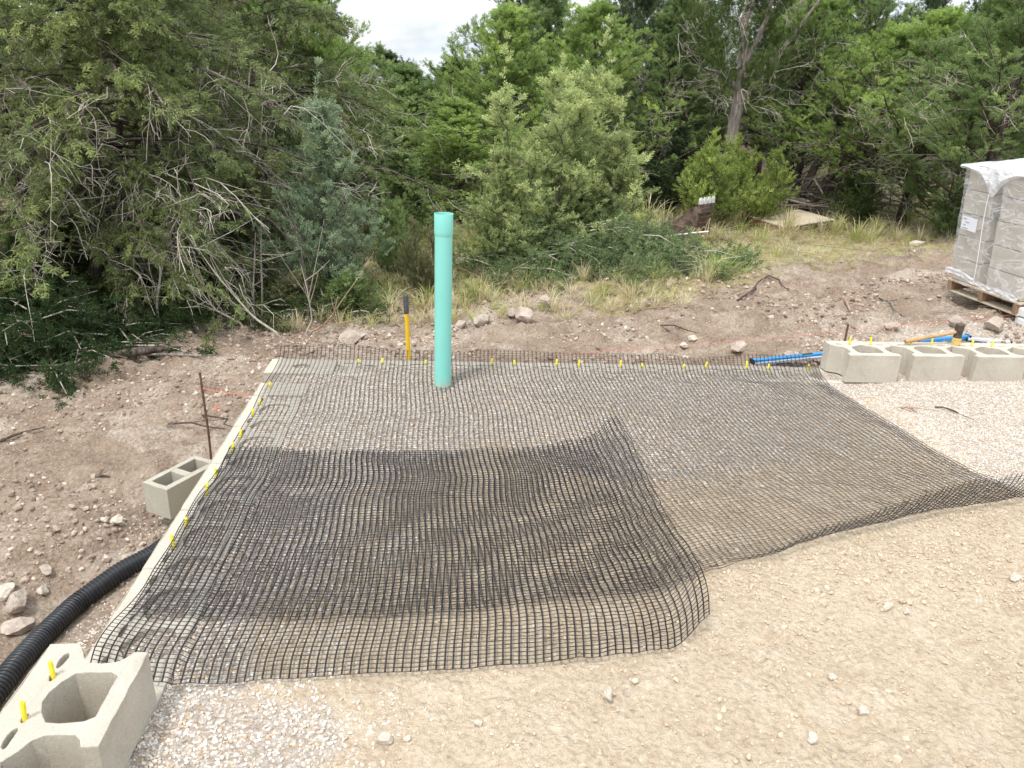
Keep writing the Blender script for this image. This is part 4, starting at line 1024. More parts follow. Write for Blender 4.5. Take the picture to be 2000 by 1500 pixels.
# left mass
tree_px('weep', 255, 8.9, -260, (0.20, .24, .12, 1), 'big drooping juniper at upper left hung with bare grey twigs and leaning dark trunks', 5.6, seed=20, wid=.92, rz=.6)
tree_px('weep', 30, 7.9, -160, (0.23, .275, .12, 1), 'drooping juniper at the left edge of the photo', 5.6, seed=21, wid=.85, rz=2.4)
tree_px('weep', 480, 11.0, -130, (0.185, .225, .11, 1), 'tall drooping juniper between the big left tree and the strip of sky', 5.6, seed=22, wid=.9, rz=4.1)
tree_px('tall', 600, 12.5, -40, BRIGHT, 'fresh green juniper at the left side of the strip of sky', 6.2, seed=23, wid=.8)
tree_px('young', 120, 7.9, 430, (0.09, .135, .05, 1), 'dark green young juniper under the left edge of the big tree', 2.6, name='juniper_sapling', seed=24, wid=.95)
tree_px('young', 30, 7.2, 470, (0.07, .105, .045, 1), 'dark young juniper at the left edge above the brush pile', 2.6, name='juniper_sapling', seed=25, wid=.8)
tree_px('young', 235, 8.4, 480, (0.08, .12, .05, 1), 'dark green sapling in front of the leaning dark trunks at left', 2.6, name='juniper_sapling', seed=26, wid=.8)
tree_px('young', 380, 8.8, 430, (0.11, .14, .06, 1), 'low olive sapling right of the leaning dark trunks at left', 2.6, name='juniper_sapling', seed=27, wid=.7)
# middle and right wood
ROW = [('multi', 740, 17.0, 95, GREEN, 'dark juniper right below the strip of sky, left of the pipe'),
 ('broad', 800, 15.5, 135, GREEN, 'rounded mid green juniper above the top of the green pipe'),
 ('tall', 900, 16.5, 120, GREEN, 'tall dark juniper at the right edge of the sky gap'),
 ('broad', 900, 13.2, 200, BRIGHT, 'bright green juniper between the pipe and the pale central clump'),
 ('broad', 985, 15.0, 20, BRIGHT, 'tall fresh green juniper behind the left of the central clump'),
 ('tall', 1075, 16.2, -30, GREEN, 'tall juniper directly behind the pale central clump'),
 ('broad', 1170, 15.2, 15, BRIGHT, 'large bright crowned juniper above the tallest pale leader'),
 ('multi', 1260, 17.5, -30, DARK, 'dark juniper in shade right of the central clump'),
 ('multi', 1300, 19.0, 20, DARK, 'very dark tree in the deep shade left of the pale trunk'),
 ('tall', 1345, 16.5, -20, GREEN, 'juniper left of the pale bare trunk, reaching the top of the photo'),
 ('high', 1600, 15.8, 0, BRIGHT, 'bright green juniper above the leaning dark trunks'),
 ('high', 1700, 15.9, -60, GREEN, 'tall dark crowned juniper behind the clearing at right'),
 ('high', 1760, 14.6, 60, BRIGHT, 'bright green rounded juniper right of the leaning trunks'),
 ('high', 1850, 14.0, 30, BRIGHT, 'bright green juniper behind the pallet of wrapped blocks'),
 ('broad', 1960, 13.0, 20, GREEN, 'juniper at the right edge above the wrapped pallet'),
 ('tall', 1540, 18.0, -80, DARK, 'dark tall juniper behind the pale trunk to its right'),
 ('tall', 2040, 11.8, -80, GREEN, 'juniper mostly outside the right edge of the photo')]
for k, (key, u, y, vt, col_, lab) in enumerate(ROW):
    tree_px(key, u, y, vt, col_, lab, {'broad': 5.2, 'tall': 6.2, 'multi': 5.0, 'high': 5.4}[key], seed=40 + k, group=BG, wid=[.92, 1.0, .85][k % 3] * (1.08 if key == 'broad' else 1))
tree_px('shrub', 1880, 12.3, 380, GREEN, 'dark green shrub at the left side of the wrapped pallet', 1.4, name='shrub', category='shrub', seed=70, wid=.7)
tree_px('shrub', 1680, 13.9, 340, (0.09, .13, .05, 1), 'dark low juniper shrub under the wood right of the leaning trunks', 1.4, name='shrub', category='shrub', seed=71, wid=.8)
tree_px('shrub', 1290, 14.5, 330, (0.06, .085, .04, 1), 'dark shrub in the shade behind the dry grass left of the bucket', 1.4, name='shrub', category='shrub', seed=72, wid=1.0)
tree_px('young', 1330, 15.2, 250, DARK, 'dark young juniper left of the yellow green bush', 2.6, seed=73, wid=1.1)
tree_px('young', 690, 13.5, 210, (0.14, .18, .08, 1), 'grey green juniper behind the blue green sapling', 2.6, seed=75, wid=1.3)
for k, (key, u, y, vt, col_, lab) in enumerate([
 ('broad', 60, 12.5, -120, OLIVE, 'dense olive juniper behind the left edge tree'), ('multi', 200, 13.5, -140, GREEN, 'dense green juniper behind the trunks of the big drooping tree'),
 ('broad', 350, 13.0, -100, OLIVE, 'olive juniper filling the gap behind the big drooping tree'), ('broad', 470, 14.5, -80, GREEN, 'green juniper deep behind the left side of the wood'),
 ('multi', 560, 17.0, 20, GREEN, 'far juniper left of the sky gap'), ('broad', 670, 20.0, 90, OLIVE, 'far olive tree under the sky gap'), ('broad', 760, 23.0, 105, DARK, 'farthest dark juniper under the right part of the sky gap')]):
    tree_px(key, u, y, vt, col_, lab, {'broad': 5.2, 'tall': 6.2, 'multi': 5.0}[key], seed=80 + k, group=BG, wid=1.05)
for k in range(14):
    u = -150 + k * 175; 
    if 620 < u < 860: continue
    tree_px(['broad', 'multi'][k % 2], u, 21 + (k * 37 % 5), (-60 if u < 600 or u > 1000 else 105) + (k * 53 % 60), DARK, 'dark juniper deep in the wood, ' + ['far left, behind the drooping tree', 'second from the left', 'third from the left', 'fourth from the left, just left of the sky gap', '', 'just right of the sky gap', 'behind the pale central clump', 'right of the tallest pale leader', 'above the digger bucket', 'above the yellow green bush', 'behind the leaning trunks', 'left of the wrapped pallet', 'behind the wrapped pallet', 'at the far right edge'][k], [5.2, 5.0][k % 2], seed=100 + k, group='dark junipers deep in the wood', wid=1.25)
# pale bare trunked tree
pt = at_z(1432, 395, -.42)
tpx = at_y(1430, 300, 14.3); tp = empty('juniper_tree', (tpx[0], 14.3, gz(tpx[0], 14.3)), 'juniper with a bare pale grey forked trunk behind the yellow green bush', 'tree', BG)
m_ = MB(); m_.tube([(0, 0, -.2), (.02, 0, .6), (-.03, .05, 1.5), (.0, 0, 2.35), (-.08, .05, 3.2), (.1, 0, 4.4), (.2, 0, 5.3)], [.15, .125, .11, .10, .07, .05, .02], 12)
m_.tube([(0, 0, 1.95), (.35, -.1, 2.45), (.75, -.1, 3.1), (1.1, 0, 3.6)], [.05, .04, .03, .015], 7); m_.tube([(0, 0, 2.1), (-.3, -.1, 2.35), (-.6, -.2, 2.45)], [.045, .03, .012], 6)
m_.tube([(0, 0, 2.5), (.2, -.2, 3.2), (.35, -.3, 4.2)], [.045, .035, .015], 6); link('trunk', m_.mesh('trunk', True), M['bark_pale'], tp)
o = link('crown', PROTO['tall'][2], None, tp, kind='stuff'); o.location = (0, 0, .75); o.color = (0.10, .135, .055, 1); o.scale = (.85, .85, .85)
o = link('dead_twigs', PROTO['tall'][3], None, tp, kind='stuff'); o.location = (0, 0, .5); o.scale = (.85, .85, .85)
# leaning shaggy trunks and dead wood at right
def leaning(u, v, y, ends, r0, label, mat='bark', name='leaning_trunk', cat='tree trunk', group=None, seed=0):
    b = at_y(u, v, y); b[2] = gz(b[0], b[1]); r_ = np.random.RandomState(seed)
    e = empty(name, b, label, cat, group)
    for k, (uu, vv, yy) in enumerate(ends):
        q = at_y(uu, vv, yy) - b; t_ = np.linspace(0, 1, 8)[:, None]; P_ = q * t_ + r_.normal(size=(8, 3)) * .03 * (t_ > 0) + np.array([0, 0, -.18]) * (t_ * (1 - t_)) * 2
        P_[0, 2] -= .1
        m2 = MB(); m2.tube(P_, r0 * (1 - .12 * k) * (1 - .5 * t_[:, 0]), 9); link('stem', m2.mesh('stem', True), M[mat], e)
    return e
leaning(1545, 392, 14.9, [(1690, 270, 14.6), (1640, 240, 15.2), (1700, 300, 14.3)], .11, 'dark shaggy trunks leaning right out of the ground behind the wooden pallet', seed=1)
leaning(1560, 385, 15.6, [(1570, 240, 15.6)], .09, 'dark upright shaggy trunk beside the leaning ones', seed=2)
leaning(1780, 345, 15.0, [(1800, 230, 15.1)], .06, 'slim dark trunk in the shade above the grass at right', seed=3)
leaning(255, 570, 8.9, [(190, 400, 8.8), (150, 330, 8.5)], .085, 'shaggy dark trunk leaning left under the big left tree', seed=4)
leaning(250, 560, 9.1, [(215, 420, 9.2), (225, 240, 9.1)], .08, 'upright shaggy dark trunk under the big left tree', seed=5)
# dead wood heap
def stick_mesh(rr, n, box, lenr, rad, flat=.15, fork=True, curve=.15):
    m2 = MB()
    for k in range(n):
        c0 = np.array([rr.uniform(-box[0], box[0]), rr.uniform(-box[1], box[1]), rr.uniform(0, box[2])]); a = rr.uniform(0, 6.28); ln = rr.uniform(*lenr)
        d = np.array([math.cos(a), math.sin(a) * .6, rr.uniform(-flat, flat)]); cv = rr.normal(size=3) * curve * ln
        P_ = np.array([c0 - d * ln / 2, c0 - d * ln * .15 + cv * .5, c0 + d * ln * .2 + cv * .5, c0 + d * ln / 2]); P_[:, 2] = np.maximum(P_[:, 2], .005)
        r0 = rad * rr.uniform(.5, 1.3); m2.tube(P_, [r0, r0 * .85, r0 * .6, r0 * .25], 5, cap=False)
        if fork:
            for w in range(2):
                q = P_[1 + w]; e = d + rr.normal(size=3) * .6; m2.tube([q, q + e * ln * .15, q + e * ln * .27], [r0 * .5, r0 * .35, r0 * .15], 4, cap=False)
    return m2
rr = np.random.RandomState(6)
pw = at_y(1640, 360, 15.0); pw[2] = gz(pw[0], pw[1])
e = empty('dead_wood_pile', pw, 'heap of grey dead branches under the leaning trunks at right', 'branches')
m2 = stick_mesh(rr, 90, (1.3, .7, .55), (.8, 2.0), .018); link('branches', m2.mesh('branches', True), M['bark_pale'], e, kind='stuff')
pw = at_y(1750, 330, 16.5); pw[2] = gz(pw[0], pw[1])
e = empty('dead_wood_pile', pw, 'low tangle of grey dead branches in the shade behind the grass at right', 'branches')
m2 = stick_mesh(rr, 90, (2.2, 1.0, .6), (.8, 2.4), .013); link('branches', m2.mesh('branches', True), M['bark_pale'], e, kind='stuff')
# brush piles of cut juniper
def brush_pile(u, v, y, size, n, label, color, seed, sticks='cutwood', stickbox=None, spray=.10):
    r_ = np.random.RandomState(seed); b = at_y(u, v, y); b[2] = gz(b[0], b[1])
    e = empty('brush_pile', b, label, 'brush pile'); P = []; D = []; S = []; T = []; m2 = MB()
    for k in range(n):
        a = r_.uniform(0, 6.28); rr_ = r_.uniform(0, 1) ** .5; c0 = np.array([math.cos(a) * rr_ * size[0], math.sin(a) * rr_ * size[1], 0]); c0[2] = max(.04, size[2] * (1 - rr_ ** 2) * r_.uniform(.3, 1))
        an = r_.uniform(0, 6.28); d = np.array([math.cos(an), math.sin(an) * .8, r_.uniform(-.25, .3)]); ln = r_.uniform(.35, .9)
        gr = gz(b[0] + c0[0], b[1] + c0[1]) - b[2]
        c0[2] += gr
        end = c0 + d * ln; end[2] = max(end[2], gr + .03)
        m2.tube([c0, (c0 + end) / 2 + (0, 0, .05), end], [.009, .006, .002], 4, cap=False); tn = r_.uniform(.3, .55)
        for j in range(13):
            f = r_.uniform(.15, 1); q = c0 + (end - c0) * f; q = q + r_.normal(size=3) * .07; q[2] = max(q[2], gr + .01)
            ns = 5; P.append(q + r_.normal(size=(ns, 3)) * .035); D.append(np.tile(d, (ns, 1)) + r_.normal(size=(ns, 3)) * .55 + (0, 0, -.05)); S.append(spray * r_.uniform(.6, 1.2, ns)); T.append(tn + r_.uniform(-.1, .1, ns))
    V, F_, T_ = build_sprays(np.concatenate(P), np.concatenate(D), np.concatenate(S), np.concatenate(T), 'fine', seed)
    o = link('foliage', mesh_np('foliage', V, F_, False, {'tone': T_}), M['leaf'], e, kind='stuff'); o.color = color
    link('branches', m2.mesh('branches', True), M['twig'], e, kind='stuff')
    return e, m2
e1, _ = brush_pile(1185, 575, 8.9, (1.35, .65, .72), 150, 'pile of cut green juniper branches right of the green pipe with bare butts sticking out', (0.17, .225, .12, 1), 3)
m2 = MB(); r_ = np.random.RandomState(8)
b = np.array(e1.location)
for (u0, v0, y0, u1, v1, y1, r0) in [(1150, 500, 8.8, 1375, 545, 8.7, .022), (1220, 480, 9.0, 1370, 540, 8.75, .018), (1190, 560, 8.5, 1365, 548, 8.6, .020), (1240, 500, 9.2, 1360, 530, 8.9, .014), (1270, 520, 8.8, 1345, 500, 8.8, .011), (1180, 490, 9.1, 1300, 478, 9.0, .012), (1290, 560, 8.5, 1380, 552, 8.5, .012), (1210, 470, 9.3, 1350, 520, 8.8, .010), (1100, 600, 8.2, 1300, 570, 8.3, .012)]:
    p0 = at_y(u0, v0, y0) - b; p1 = at_y(u1, v1, y1) - b; mid = (p0 + p1) / 2 + r_.normal(size=3) * .05
    m2.tube([p0, p0 * .6 + mid * .4, mid, mid * .3 + p1 * .7, p1], [r0 * .35, r0 * .55, r0 * .7, r0 * .85, r0], 7)
    for k in range(3):
        f = r_.uniform(.2, .8); q = p0 + (p1 - p0) * f; dd_ = (p0 - p1); dd_ = dd_ / np.linalg.norm(dd_) + r_.normal(size=3) * .5
        m2.tube([q, q + dd_ * .2, q + dd_ * .4 + (0, 0, -.03)], [r0 * .5, r0 * .35, .002], 5, cap=False)
link('cut_stems', m2.mesh('cut_stems', True), M['cutwood'], e1)
e2, _ = brush_pile(85, 740, 6.75, (.95, .62, .62), 150, 'dark green brush pile of cut juniper at the left edge beside the dirt', (0.055, .085, .04, 1), 5)
e3, _ = brush_pile(330, 640, 7.9, (1.0, .45, .28), 50, 'thin scatter of cut juniper branches under the big left tree', (0.075, .11, .05, 1), 6)
e4, _ = brush_pile(560, 625, 7.9, (.9, .35, .22), 36, 'sparse green cuttings at the foot of the blue green juniper', (0.08, .115, .05, 1), 7)
m2 = MB(); b = np.array(e2.location)
for (u0, v0, y0, u1, v1, y1, r0) in [(75, 730, 6.3, 95, 650, 6.4, .02), (0, 640, 6.5, 110, 660, 6.4, .011), (-10, 600, 6.8, 90, 640, 6.5, .01), (60, 720, 6.2, 160, 735, 6.2, .013), (20, 680, 6.3, 80, 610, 6.6, .008)]:
    p0 = at_y(u0, v0, y0) - b; p1 = at_y(u1, v1, y1) - b; mid = (p0 + p1) / 2 + r_.normal(size=3) * .03; m2.tube([p0, mid, p1], [r0, r0 * .9, r0 * .6], 7)
link('cut_stems', m2.mesh('cut_stems', True), M['cutwood'], e2)
# bare saplings and thin crooked stems at the edge of the wood, left
def bare(u, v, pts, r0, label, mat='twig', seed=0, name='bare_sapling', cat='sapling', nf=5):
    b = on_ground(u, v); r_ = np.random.RandomState(seed); P_ = [np.zeros(3)]
    for (du, dv, dy) in pts: P_.append(at_y(u + du, v + dv, b[1] + dy) - b)
    P_ = poly_at(np.array(P_), np.linspace(0, 1, 14)); P_[0, 2] -= .05
    m2 = MB(); m2.tube(P_, r0 * np.linspace(1, .25, 14), 7)
    for k in range(nf):
        i = r_.randint(4, 13); d = P_[i] - P_[i - 2]; d = d / np.linalg.norm(d) + r_.normal(size=3) * .6; l_ = r_.uniform(.15, .4)
        m2.tube([P_[i], P_[i] + d * l_ * .5, P_[i] + d * l_ + (0, 0, .03)], [r0 * .4, r0 * .3, .0015], 4, cap=False)
    return link(name, m2.mesh(name, True), M[mat], None, label=label, category=cat) , b, m2
def bare_o(*a, **k):
    o, b, _ = bare(*a, **k); o.location = b; return o
bare_o(312, 655, [(-6, -60, 0), (2, -120, 0), (-4, -165, .05), (20, -200, .1)], .016, 'pale crooked bare sapling in front of the dark trunks at left', seed=1)
bare_o(318, 650, [(18, -50, 0), (22, -90, 0)], .009, 'thin bare shoot leaning right at the foot of the crooked sapling', seed=2, nf=2)
bare_o(600, 640, [(5, -60, 0), (-8, -120, 0), (-14, -180, .1)], .016, 'thin dark stemmed sapling under the blue green juniper', seed=3, mat='bark')
bare_o(512, 640, [(0, -80, 0), (-3, -170, 0)], .013, 'straight thin stem left of the blue green juniper', seed=4, mat='bark_pale')
bare_o(495, 645, [(0, -90, 0), (4, -190, 0)], .012, 'second straight thin stem further left of the blue green juniper', seed=5, mat='bark_pale')
bare_o(480, 640, [(-60, -35, 0), (-90, -75, 0), (-110, -120, 0)], .011, 'long bare branch arching left in front of the wood', seed=6)
bare_o(555, 660, [(-60, -40, 0), (-130, -120, 0), (-180, -190, .2)], .013, 'long bare branch sloping up left above the dirt bank', seed=7)
bare_o(595, 655, [(15, -30, 0), (5, -90, 0), (-8, -140, 0)], .009, 'pale bare branch curving up beside the brush at the wood edge', seed=8)
bare_o(600, 652, [(30, -15, 0), (52, -40, 0), (60, -75, 0)], .012, 'reddish bare branch curving right above the mesh corner', seed=9, mat='cutwood')
# log
a = on_ground(130, 722); b = on_ground(352, 690); m2 = MB(); q = b - a
m2.tube([(0, 0, .03), q * .3 + (0, .02, .05), q * .6 + (0, 0, .06), q * .85 + (0, .03, .05), q + (0, 0, .04)], [.022, .032, .04, .03, .014], 9)
o = link('fallen_log', m2.mesh('fallen_log', True), M['bark'], None, label='long thin dark log lying along the dirt bank at left', category='log'); o.location = a
a = on_ground(268, 700); b = on_ground(395, 706); m2 = MB(); q = b - a; m2.tube([(0, 0, .02), q * .5 + (0, 0, .03), q + (0, 0, .03)], [.008, .011, .012], 7)
o = link('fallen_branch', m2.mesh('fallen_branch', True), M['bark_pale'], None, label='thin grey branch lying just below the long log', category='branch'); o.location = a
STK = [(1440, 590, 1500, 545, .012, 'bark', 'dark forked stick lying at the edge of the grass right of the brush pile'), (1500, 545, 1540, 575, .008, 'bark', 'thin dark twig reaching right from the forked stick'), (1648, 590, 1660, 612, .014, 'cutwood', 'short orange brown broken stick in the brown ground left of the pallet'), (1715, 585, 1765, 620, .010, 'bark_pale', 'thin grey stick lying left of the wrapped pallet'),
 (1640, 500, 1660, 515, .012, 'twig', 'pale bent stick on the dry grass behind the dirt'), (1758, 800, 1790, 810, .008, 'cutwood', 'small reddish twig on the pale gravel at right'), (1825, 800, 1870, 812, .006, 'bark', 'thin dark twig on the pale gravel near the right edge'), (1560, 705, 1605, 715, .013, 'cutwood', 'brown splinter of wood beside the blue level'), (1290, 640, 1365, 660, .007, 'bark', 'thin dark stick on the brown ground behind the mesh'),
 (0, 865, 90, 842, .010, 'bark', 'dark root lying in the dirt at the left edge'), (330, 835, 440, 845, .007, 'bark', 'thin dark root left of the near part of the wall'), (395, 815, 480, 850, .006, 'bark', 'fine root crossing pale soil beside the left wall'), (180, 940, 215, 935, .010, 'bark', 'small dark stick in the brown dirt left of the masonry block'), (1240, 610, 1330, 600, .008, 'cutwood', 'reddish thin branch lying on the spoil bank'), (1135, 605, 1145, 575, .005, 'twig', 'fine pale stem standing by the spoil heap'), (1405, 470, 1480, 495, .010, 'bark', 'grey stick in the dry grass behind the brush pile')]
for k, (u0, v0, u1, v1, r0, mt, lab) in enumerate(STK):
    a = on_ground(u0, v0); b = on_ground(u1, v1); q = b - a; r_ = np.random.RandomState(k); m2 = MB(); w = r_.normal(size=3) * .035 * np.linalg.norm(q); w[2] = abs(w[2]) * .3
    P_ = np.array([(0, 0, .01), q * .35 + w + (0, 0, .02), q * .7 - w * .4 + (0, 0, .02), q + (0, 0, .012)]); m2.tube(P_, [r0, r0 * .9, r0 * .7, r0 * .4], 6)
    e = q / (np.linalg.norm(q) + 1e-6) + r_.normal(size=3) * .5; e[2] = .2; m2.tube([P_[1], P_[1] + e * .08, P_[1] + e * .15], [r0 * .5, r0 * .4, r0 * .2], 4)
    o = link('stick', m2.mesh('stick', True), M[mt], None, label=lab, category='stick'); o.location = a
# scattered litter of little twigs (stuff)
twp = []
for k in range(4):
    m2 = stick_mesh(np.random.RandomState(k + 60), 1, (0, 0, .004), (1.0, 1.0), .010, .02, True, .12); me_ = m2.mesh('twig', True); me_.materials.append(M['bark_pale' if k % 2 else 'cutwood']); twp.append(me_)
t1 = region(900, -5, -1.6, 3, 8.2, lambda x, y: outside(x, y) * (.25 + .75 * sstep(6.0, 7.2, y - .1 * x)), .05, .38, 2)
t2 = region(1000, -2.2, 6.5, 5.4, 10.8, lambda x, y: outside(x, y) * (.3 + .7 * sstep(7, 8, y)), .05, .38, 2)
t3 = region(700, -7, 8, 8, 18, lambda x, y: x * 0 + 1., .2, .9, 2)
tt = cat3(t1, t2, t3); tt[2] = tt[2] * (.1, .1, 1)
scatter('twig_litter', tt[0], tt[1], tt[2], twp, None, kind='stuff', label='small twigs and roots littering the churned ground', category='twigs')

# ------------------------------------------------------------------ grass
def clump(seed, n, h, spread, w):
    r_ = np.random.RandomState(seed); V = []; F_ = []
    for k in range(n):
        a = r_.uniform(0, 6.28); b0 = np.array([math.cos(a), math.sin(a), 0]) * r_.uniform(0, .25); d = np.array([math.cos(a + r_.uniform(-.6, .6)), math.sin(a + r_.uniform(-.6, .6)), 0]); s = np.array([-d[1], d[0], 0]) * w
        hh = h * r_.uniform(.5, 1.1); sp = spread * r_.uniform(.3, 1.2); n0 = len(V)
        for q, ww in ((0, 1), (.5, .8), (.8, .5)):
            c0 = b0 + d * sp * q ** 1.8 + np.array([0, 0, hh * (q - .25 * q * q * sp)]); V += [c0 - s * ww, c0 + s * ww]
        V.append(b0 + d * sp * 1.1 + np.array([0, 0, hh * (1 - .35 * sp)]))
        F_ += [[n0, n0 + 1, n0 + 3, n0 + 2], [n0 + 2, n0 + 3, n0 + 5, n0 + 4]]; F_ += [[n0 + 4, n0 + 5, n0 + 6, n0 + 6]]
    V = np.array(V); F_ = np.array(F_); q = F_[F_[:, 2] != F_[:, 3]]; t_ = F_[F_[:, 2] == F_[:, 3]][:, :3]
    me_ = mesh_np('grass_clump', V, [q, t_], False); me_.materials.append(M['grass']); return me_
gp = [clump(k, 26, 1.0, [.5, .9, .7, 1.3][k], .014) for k in range(4)]
f2 = lambda x, y, s_: fbm(x * .8, y * .8, 4, s_)
ga = region(20000, .6, 10, 8.0, 19, lambda x, y: sstep(8.4, 10.2, y - .80 * (np.minimum(x, 6) - 2.8) + 1.6 * fb(x, y)) * (.25 + .75 * sstep(-.1, .3, f2(x, y, 101))) * (.35 + .65 * sstep(10.8, 12.2, y)) * (np.hypot(x - 4.8, y - 14.0) > 1.0) * (np.hypot((x - 4.5) / .9, (y - 12.9) / 1.2) > 1.0) * (np.hypot(x - 2.8, y - 11.9) > .5), .05, .21, 2.4)
gb = region(5500, -3.5, 2.2, 7.4, 13, lambda x, y: sstep(7.7, 8.6, y - .05 * x + fb(x, y)) * (.3 + .7 * sstep(-.1, .3, f2(x, y, 103))), .06, .30, 1.6)
gc = region(1500, 2.2, 6.5, 8.6, 10.6, lambda x, y: sstep(-.05, .25, f2(x * 2, y * 2, 105)), .02, .07, 1.2)
gd = region(260, -2.4, 1.8, 7.2, 8.2, lambda x, y: x * 0 + 1., .05, .22, 1.5)
ge = region(3500, -9, 10, 12, 24, lambda x, y: x * 0 + .6, .1, .5, 1.5)
gf = region(16000, 1.6, 8.5, 7.6, 13.5, lambda x, y: sstep(7.8, 9.2, y - .8 * (np.minimum(x, 6) - 2.8) + 1.6 * fb(x, y)), .02, .07, 1.4)
gg = cat3(ga, gb, gc, gd, ge, gf); gg[2] = gg[2] * (.15, .15, 1)
scatter('grass', gg[0], gg[1], gg[2], gp, None, kind='stuff', label='dry straw and green grass of the clearing in front of the wood', category='grass')
# a few bright tufts that stand out
def tuft(u, v, h, col_, lab, seed):
    p = on_ground(u, v); m_ = bpy.data.meshes.new('x')
    me_ = clump(seed, 60, h, h * .9, .006); me_.materials.clear(); me_.materials.append(M['leaf'])
    a = me_.attributes.new('tone', 'FLOAT', 'POINT'); a.data.foreach_set('value', np.full(len(me_.vertices), .62, np.float32))
    o = link('grass_tuft', me_, None, None, label=lab, category='grass tuft'); o.location = p; o.color = col_
tuft(905, 528, .42, (0.26, .36, .06, 1), 'bright green leafy tuft just right of the green pipe', 1)
tuft(940, 580, .22, (0.20, .28, .07, 1), 'smaller green tuft lower right of the bright one by the pipe', 2)
tuft(1245, 450, .50, (0.36, .46, .05, 1), 'bright lime green tuft at the right foot of the central junipers', 3)
tuft(1410, 540, .20, (0.19, .28, .06, 1), 'green tuft at the end of the cut branches', 4)
tuft(1440, 515, .25, (0.30, .34, .12, 1), 'pale green tuft below the digger bucket', 5)

# ------------------------------------------------------------------ digger bucket
bb = at_z(1368, 470, gz(2.8, 12.06)); bz = gz(bb[0], bb[1])
bk = empty('digger_bucket', (bb[0], bb[1], bz - .04), 'rusty toothed excavator bucket standing teeth up in the grass', 'bucket', rz=.80); bk.scale = (1.3, 1.1, 1.08); bk.location.z += .04
prof = [(0, .50), (-.02, .35), (-.02, .06), (.03, 0), (.34, 0), (.52, .06), (.60, .17), (.48, .22), (.33, .28), (.22, .36), (.13, .46), (.06, .50)]
# profile x runs back and left from the floor plate; the two cheeks close the sides
for s in (-.15, .15):
    m2 = MB(); V = [(s - .006, a_, b_) for a_, b_ in prof] + [(s + .006, a_, b_) for a_, b_ in prof]; n_ = len(prof)
    m2.add(V, [np.array([[i, (i + 1) % n_, n_ + (i + 1) % n_, n_ + i] for i in range(n_)])]); base_i = m2.n - 2 * n_
    m2.F.append(np.array([list(range(n_))[::-1]]) + base_i); m2.F.append(np.array([list(range(n_, 2 * n_))]) + base_i)
    link('side_plate', m2.mesh('side_plate'), M['bucket'], bk)
m2 = MB(); inn = prof[:7]
for i in range(6):
    (a0, b0), (a1, b1) = inn[i], inn[i + 1]; m2.add([(-.144, a0, b0), (.144, a0, b0), (.144, a1, b1), (-.144, a1, b1), (-.144, a0 + .012, b0), (.144, a0 + .012, b0), (.144, a1 + .012, b1), (-.144, a1 + .012, b1)], np.array([[0, 1, 2, 3], [7, 6, 5, 4], [0, 4, 5, 1], [1, 5, 6, 2], [2, 6, 7, 3], [3, 7, 4, 0]]))
link('shell', m2.mesh('shell'), M['bucket'], bk)
m2 = MB()
m2.box((0, -.035, .455), (.31, .03, .075)); bevel(link('cutting_edge', m2.mesh('cutting_edge'), M['bucket'], bk), .004)
for zz in (.36, .28, .20, .12):
    m2 = MB(); m2.box((0, -.036, zz), (.26, .03, .028)); bevel(link('wear_strip', m2.mesh('wear_strip'), M['rust'], bk), .004)
for k in range(4):
    x_ = -.135 + .09 * k
    m2 = MB(); m2.add(np.array([(-.02, -.045, .43), (.02, -.045, .43), (.02, .0, .43), (-.02, .0, .43), (-.022, -.04, .54), (.022, -.04, .54), (.022, -.005, .54), (-.022, -.005, .54)]) + (x_, 0, 0), np.array([[3, 2, 1, 0], [4, 5, 6, 7], [0, 1, 5, 4], [1, 2, 6, 5], [2, 3, 7, 6], [3, 0, 4, 7]])); link('tooth_shank', m2.mesh('tooth_shank'), M['bucket'], bk)
    m2 = MB(); m2.add(np.array([(-.019, -.042, .545), (.019, -.042, .545), (.019, -.003, .545), (-.019, -.003, .545), (-.027, -.038, .60), (.027, -.038, .60), (.027, -.010, .60), (-.027, -.010, .60), (-.022, -.03, .635), (.022, -.03, .635), (.022, -.015, .635), (-.022, -.015, .635)]) + (x_, 0, 0), np.array([[3, 2, 1, 0], [0, 1, 5, 4], [1, 2, 6, 5], [2, 3, 7, 6], [3, 0, 4, 7], [4, 5, 9, 8], [5, 6, 10, 9], [6, 7, 11, 10], [7, 4, 8, 11], [8, 9, 10, 11]])); link('tooth', m2.mesh('tooth'), M['tooth'], bk)
a = at_y(1290, 462, 11.75); b = at_y(1384, 452, 11.95); m2 = MB(); q = b - a; m2.tube([(0, 0, 0), q * .5, q], [.011, .011, .011], 8)
o = link('white_pole', m2.mesh('white_pole', True), M['white_pl'], None, label='thin white pole propped across the front of the digger bucket', category='pole'); o.location = a

# ------------------------------------------------------------------ empty wooden pallet in the grass
def pallet(root, Lx, Ly, nb, deck='wood', sub='wood_dk'):
    for k in range(nb):
        m2 = MB(); y_ = -Ly / 2 + .045 + (Ly - .09) * k / (nb - 1); m2.box((0, y_, .128), (Lx, .117, .016)); bevel(link('deck_board', m2.mesh('deck_board'), M[deck], root), .002)
    for k in range(3):
        m2 = MB(); x_ = (-1 + k) * (Lx / 2 - .02); m2.box((x_, 0, .068), (.038, Ly, .102)); bevel(link('stringer', m2.mesh('stringer'), M[sub], root), .002)
    for k in range(3):
        m2 = MB(); y_ = (-1 + k) * (Ly / 2 - .05); m2.box((0, y_, .008), (Lx, .09, .016)); bevel(link('bottom_board', m2.mesh('bottom_board'), M[sub], root), .002)
pp_ = np.array([4.72, 13.75, 0])
pz_ = gz(pp_[0], pp_[1])
pl = empty('wooden_pallet', (pp_[0], pp_[1], pz_ + .05), 'empty pale wooden pallet lying tilted in the dry grass at the edge of the wood', 'pallet')
pl.rotation_euler = (.05, -.06, .50)
